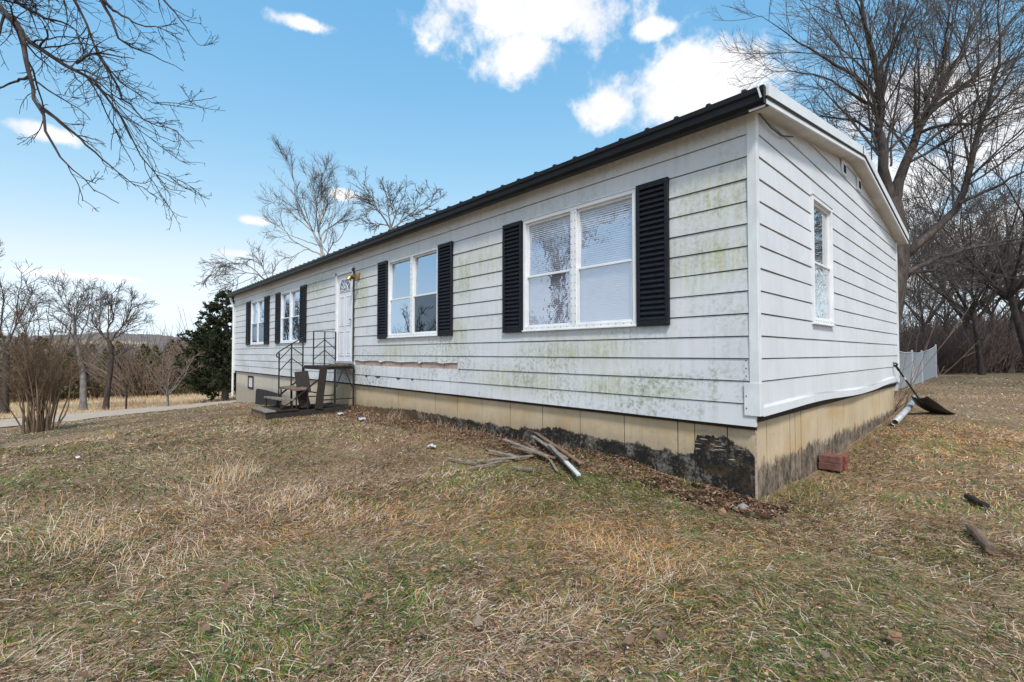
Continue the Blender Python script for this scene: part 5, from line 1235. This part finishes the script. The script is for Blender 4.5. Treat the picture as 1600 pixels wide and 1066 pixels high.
def ok_mask(x, y):
    inh = (x > -HL+.02) & (x < .0) & (y > .0) & (y < HW); box = (x > -9.2) & (x < -8.17) & (y > -1.82) & (y < -.1)
    return ~inh & ~box & (road_dist(x, y) > 1.35) & ~((x < -20.6) & (road_dist(x, y) > 1.75) & (x < -20.6-(y*0)))
def lawn(name, N, r0, r1, pw, seg, Lr, wr, rng, parent=None, az=(-68, 68), zoff=0.0):
    u = rng.random(N); r = (r0**pw+u*(r1**pw-r0**pw))**(1/pw); a = hd0+np.radians(rng.uniform(*az, N)); x = CAM[0]+r*np.cos(a); y = CAM[1]+r*np.sin(a)
    m = ok_mask(x, y) & (y < 26); x, y, r = x[m], y[m], r[m]; n = len(x)
    C, k, S, D_, G = lawn_colours(x, y, rng)
    keepm = rng.random(n) > .55*np.clip(D_-.35, 0, 1); x, y, r, C, k, S, G = x[keepm], y[keepm], r[keepm], C[keepm], k[keepm], S[keepm], G[keepm]; n = len(x)
    green = (k >= 5) & (k <= 7)
    L = rng.uniform(*Lr, n)*np.where(green, .75, 1.0)*(1+.2*np.clip(S, 0, 1))*(.7+.6*fbm(x*1.7, y*1.7, 49)); w = rng.uniform(*wr, n)*np.maximum(1, r/3.6)**.85
    e0 = np.where(green, rng.uniform(.3, 1.1, n), rng.uniform(.0, .8, n)+.15*np.clip(S, 0, 1)); curl = rng.uniform(.1, .75, n)
    flow = fbm(x*.8, y*.8, 51)*9+fbm(x*3, y*3, 52)*4; phi = flow+rng.normal(0, .9, n)
    return blades(x, y, L, w, rng, e0, curl, phi, seg, C, zoff)
rng = np.random.default_rng(100)
VS, QS, TS, CS, off = [], [], [], [], 0
def put(t):
    global off
    v, q, tr, c = t; VS.append(v); QS.append(q+off); TS.append(tr+off); CS.append(c); off += len(v)
put(lawn('g', 140000, 1.2, 5.0, 1.15, 3, (.04, .115), (.0026, .0050), rng))
put(lawn('g', 155000, 3.8, 11, 1.0, 2, (.04, .11), (.0032, .0058), rng))
put(lawn('g', 100000, 8.5, 26, 1.0, 2, (.03, .08), (.0040, .0070), rng))
# tall straw tufts, seed stalks
def tuft(px, py, n, rad, L0, L1, cnames, lean=0.0):
    c = gp(px, py, 0); x = c[0]+rng.normal(0, rad, n); y = c[1]+rng.normal(0, rad, n); cc = np.stack([PAL[q] for q in cnames])[rng.integers(0, len(cnames), n)]*rng.uniform(.75, 1.3, (n, 1))
    put(blades(x, y, rng.uniform(L0, L1, n), rng.uniform(.0025, .0045, n), rng, rng.normal(1.15, .28, n), rng.uniform(.08, .35, n), lean+rng.normal(0, 1.0, n), 4, cc))
for a in [(120, 850, 160, .2, .08, .18), (150, 815, 90, .16, .08, .2), (365, 745, 160, .13, .1, .28), (345, 770, 90, .16, .08, .2), (440, 790, 120, .2, .06, .16), (240, 880, 140, .2, .06, .16), (950, 845, 140, .2, .05, .12), (30, 800, 120, .25, .06, .18), (290, 720, 120, .4, .06, .16)]:
    tuft(*a, ['pale', 'tan', 'tan', 'orange', 'pale'], 2.6)
for a in [(870, 700, 50, .15, .1, .3), (800, 690, 60, .2, .1, .3), (750, 676, 50, .12, .15, .4), (620, 652, 60, .15, .15, .45), (1010, 728, 70, .2, .08, .2), (930, 712, 60, .2, .08, .2), (600, 650, 120, .25, .1, .3), (560, 648, 60, .2, .08, .2), (690, 672, 60, .12, .2, .5), (660, 660, 60, .12, .15, .4), (770, 690, 120, .2, .08, .22), (720, 676, 120, .25, .1, .3), (860, 715, 120, .25, .06, .16), (640, 660, 150, .25, .12, .32), (600, 665, 120, .3, .1, .3), (700, 685, 130, .22, .1, .26), (680, 668, 90, .2, .15, .42), (740, 690, 80, .2, .08, .2)]: tuft(*a, ['grey', 'brown', 'tan', 'tan'], 2.0)
for a in [(1192, 786, 40, .05, .08, .2), (1240, 772, 150, .12, .06, .14), (1270, 760, 120, .12, .06, .13), (900, 735, 300, .35, .05, .1), (1000, 755, 320, .3, .05, .1), (1080, 775, 200, .2, .05, .1)]: tuft(*a, ['green', 'green', 'dkgreen', 'olive', 'tan'], 1.0)
for a in [(1400, 645, 160, .25, .06, .16), (1250, 690, 60, .2, .05, .12), (1545, 640, 220, .35, .08, .2)]: tuft(*a, ['tan', 'brown', 'orange', 'pale'], 2.0)
# thatch and leaf crumbs pressed between the blades
def crumbs(N, r0, r1):
    u = rng.random(N); r = r0+u*(r1-r0); a = hd0+np.radians(rng.uniform(-66, 66, N)); x = CAM[0]+r*np.cos(a); y = CAM[1]+r*np.sin(a); m = ok_mask(x, y) & (y < 26); x, y, r = x[m], y[m], r[m]; n = len(x)
    C, k, S, D_, G = lawn_colours(x, y, rng); kk = rng.integers(0, 6, n); C = np.array([(.33, .19, .12), (.45, .32, .22), (.20, .12, .08), (.56, .47, .38), (.12, .075, .05), (.40, .22, .12)])[kk]*rng.uniform(.7, 1.3, (n, 1))
    L = rng.uniform(.008, .022, n)*np.maximum(1, r/4)**.7
    put(blades(x, y, L, L*rng.uniform(.35, .8, n), rng, rng.uniform(-.1, .5, n), rng.uniform(-.2, .5, n), rng.uniform(0, 6.28, n), 2, C, .012+rng.uniform(0, .025, n)))
crumbs(17000, 1.2, 6); crumbs(12000, 5, 16)
# leaf litter and soil crumbs drifted against the foundation
def drift(N, x0, x1, y0, y1):
    x = rng.uniform(x0, x1, N); y = y0-(y0-y1)*rng.random(N)**1.8; m = ok_mask(x, y) & (fbm(x*2, y*2, 77) > .36); x, y = x[m], y[m]; n = len(x)
    C = np.array([(.16, .085, .05), (.25, .13, .075), (.09, .05, .033), (.33, .22, .15), (.05, .03, .022), (.40, .33, .27)])[rng.choice(6, n, p=[.28, .2, .2, .14, .12, .06])]*rng.uniform(.7, 1.3, (n, 1)); L = rng.uniform(.018, .05, n)
    put(blades(x, y, L, L*rng.uniform(.3, .75, n), rng, rng.uniform(-.1, .8, n), rng.uniform(-.3, .6, n), rng.uniform(0, 6.28, n), 2, C, .012+rng.uniform(0, .03, n)))
drift(9000, -8.1, -.05, -.01, -.6); drift(2500, -.9, .25, -.05, -.5)
x = rng.uniform(.0, .5, 2200); y = rng.uniform(.1, 7, 2200); put(blades(x, y, rng.uniform(.015, .04, 2200), rng.uniform(.006, .02, 2200), rng, rng.uniform(0, .6, 2200), rng.uniform(-.2, .5, 2200), rng.uniform(0, 6.28, 2200), 2, np.array([(.2, .12, .07)])*rng.uniform(.4, 1.6, (2200, 1)), .015))
V = np.concatenate(VS); lawn_o = np_mesh('lawn_grass', V, [np.concatenate(QS), np.concatenate(TS)], 'grass', colors=np.concatenate(CS)); tag(lawn_o, 'matted winter lawn of straw, brown and green grass around the house', 'grass', kind='stuff')
# straw field beyond the road
rng = np.random.default_rng(101); N = 40000
a = hd0+np.radians(rng.uniform(10, 66, N)); r = rng.uniform(20.5**.8, 80**.8, N)**(1/.8); x = CAM[0]+r*np.cos(a); y = CAM[1]+r*np.sin(a)
m = (road_dist(x, y) > 1.4) & (x < -19.6+.0*y) & (x-(-20.3) < -.36*(y+1)-.9); x, y, r = x[m], y[m], r[m]; n = len(x); nn_ = fbm(x*.3, y*.3, 60)
cc = np.where((nn_ > .5)[:, None], np.array((.62, .40, .24)), np.array((.62, .47, .28)))*rng.uniform(.7, 1.25, (n, 1)); red = rng.random(n) < .12; cc[red] = np.array((.36, .18, .10))
v, q, t, c = blades(x, y, rng.uniform(.10, .30, n)*(.5+fbm(x*.5, y*.5, 61)), rng.uniform(.012, .022, n)*np.maximum(1, r/30), rng, rng.uniform(.9, 1.5, n), rng.uniform(.05, .3, n), rng.uniform(0, 6.28, n), 2, cc)
tag(np_mesh('field_grass', v, [q, t], 'grass', colors=c), 'orange straw grass of the field beyond the road', 'grass', kind='stuff')

# dead leaves
lr = np.random.default_rng(120)
spots = [(350, 915), (362, 905), (390, 1010), (515, 1035), (748, 965), (905, 985), (985, 1000), (1398, 998), (1035, 990), (660, 984), (1395, 1000), (610, 985), (575, 930), (430, 925), (240, 1035), (130, 1055), (860, 1040), (745, 990), (1120, 1010), (1290, 1020), (560, 690), (585, 700), (470, 705), (640, 720), (800, 900), (1000, 830), (1170, 815), (1130, 805), (1100, 795), (1230, 820), (80, 950), (320, 985)]
me_list = []
for s in range(5):
    n = 10; ang = np.linspace(0, 2*math.pi, n, endpoint=False); rr_ = .032*(1+.35*np.cos(ang*5+s)*lr.uniform(.3, 1)); V = [(0, 0, .006)]+[(rr_[i]*math.cos(ang[i])*1.2, rr_[i]*math.sin(ang[i]), lr.uniform(0, .02)) for i in range(n)]
    F = np.array([(0, 1+i, 1+(i+1) % n) for i in range(n)]); c = np.array([(.22, .13, .08), (.28, .18, .12), (.31, .165, .10), (.19, .12, .085), (.27, .20, .15)][s])[None]*lr.uniform(.8, 1.2, (n+1, 1))
    o = np_mesh('dry_leaf', np.array(V), F, 'leaf_dry', colors=c, link=False); me_list.append(o.data); bpy.data.objects.remove(o)
for i, (px, py) in enumerate(spots):
    p = gp(px, py, .03); o = bpy.data.objects.new('dry_leaf', me_list[i % 5]); col.objects.link(o); o.location = (p[0], p[1], gz(p[0], p[1])+.045); o.rotation_euler = (lr.uniform(-.5, .5), lr.uniform(-.5, .5), lr.uniform(0, 6)); k_ = lr.uniform(.5, .85)*(1 if py > 850 else .9); o.scale = (k_, k_, k_)
    tag(o, 'small curled dead brown leaf lying in the lawn grass', 'leaf', 'dead leaves scattered over the lawn')
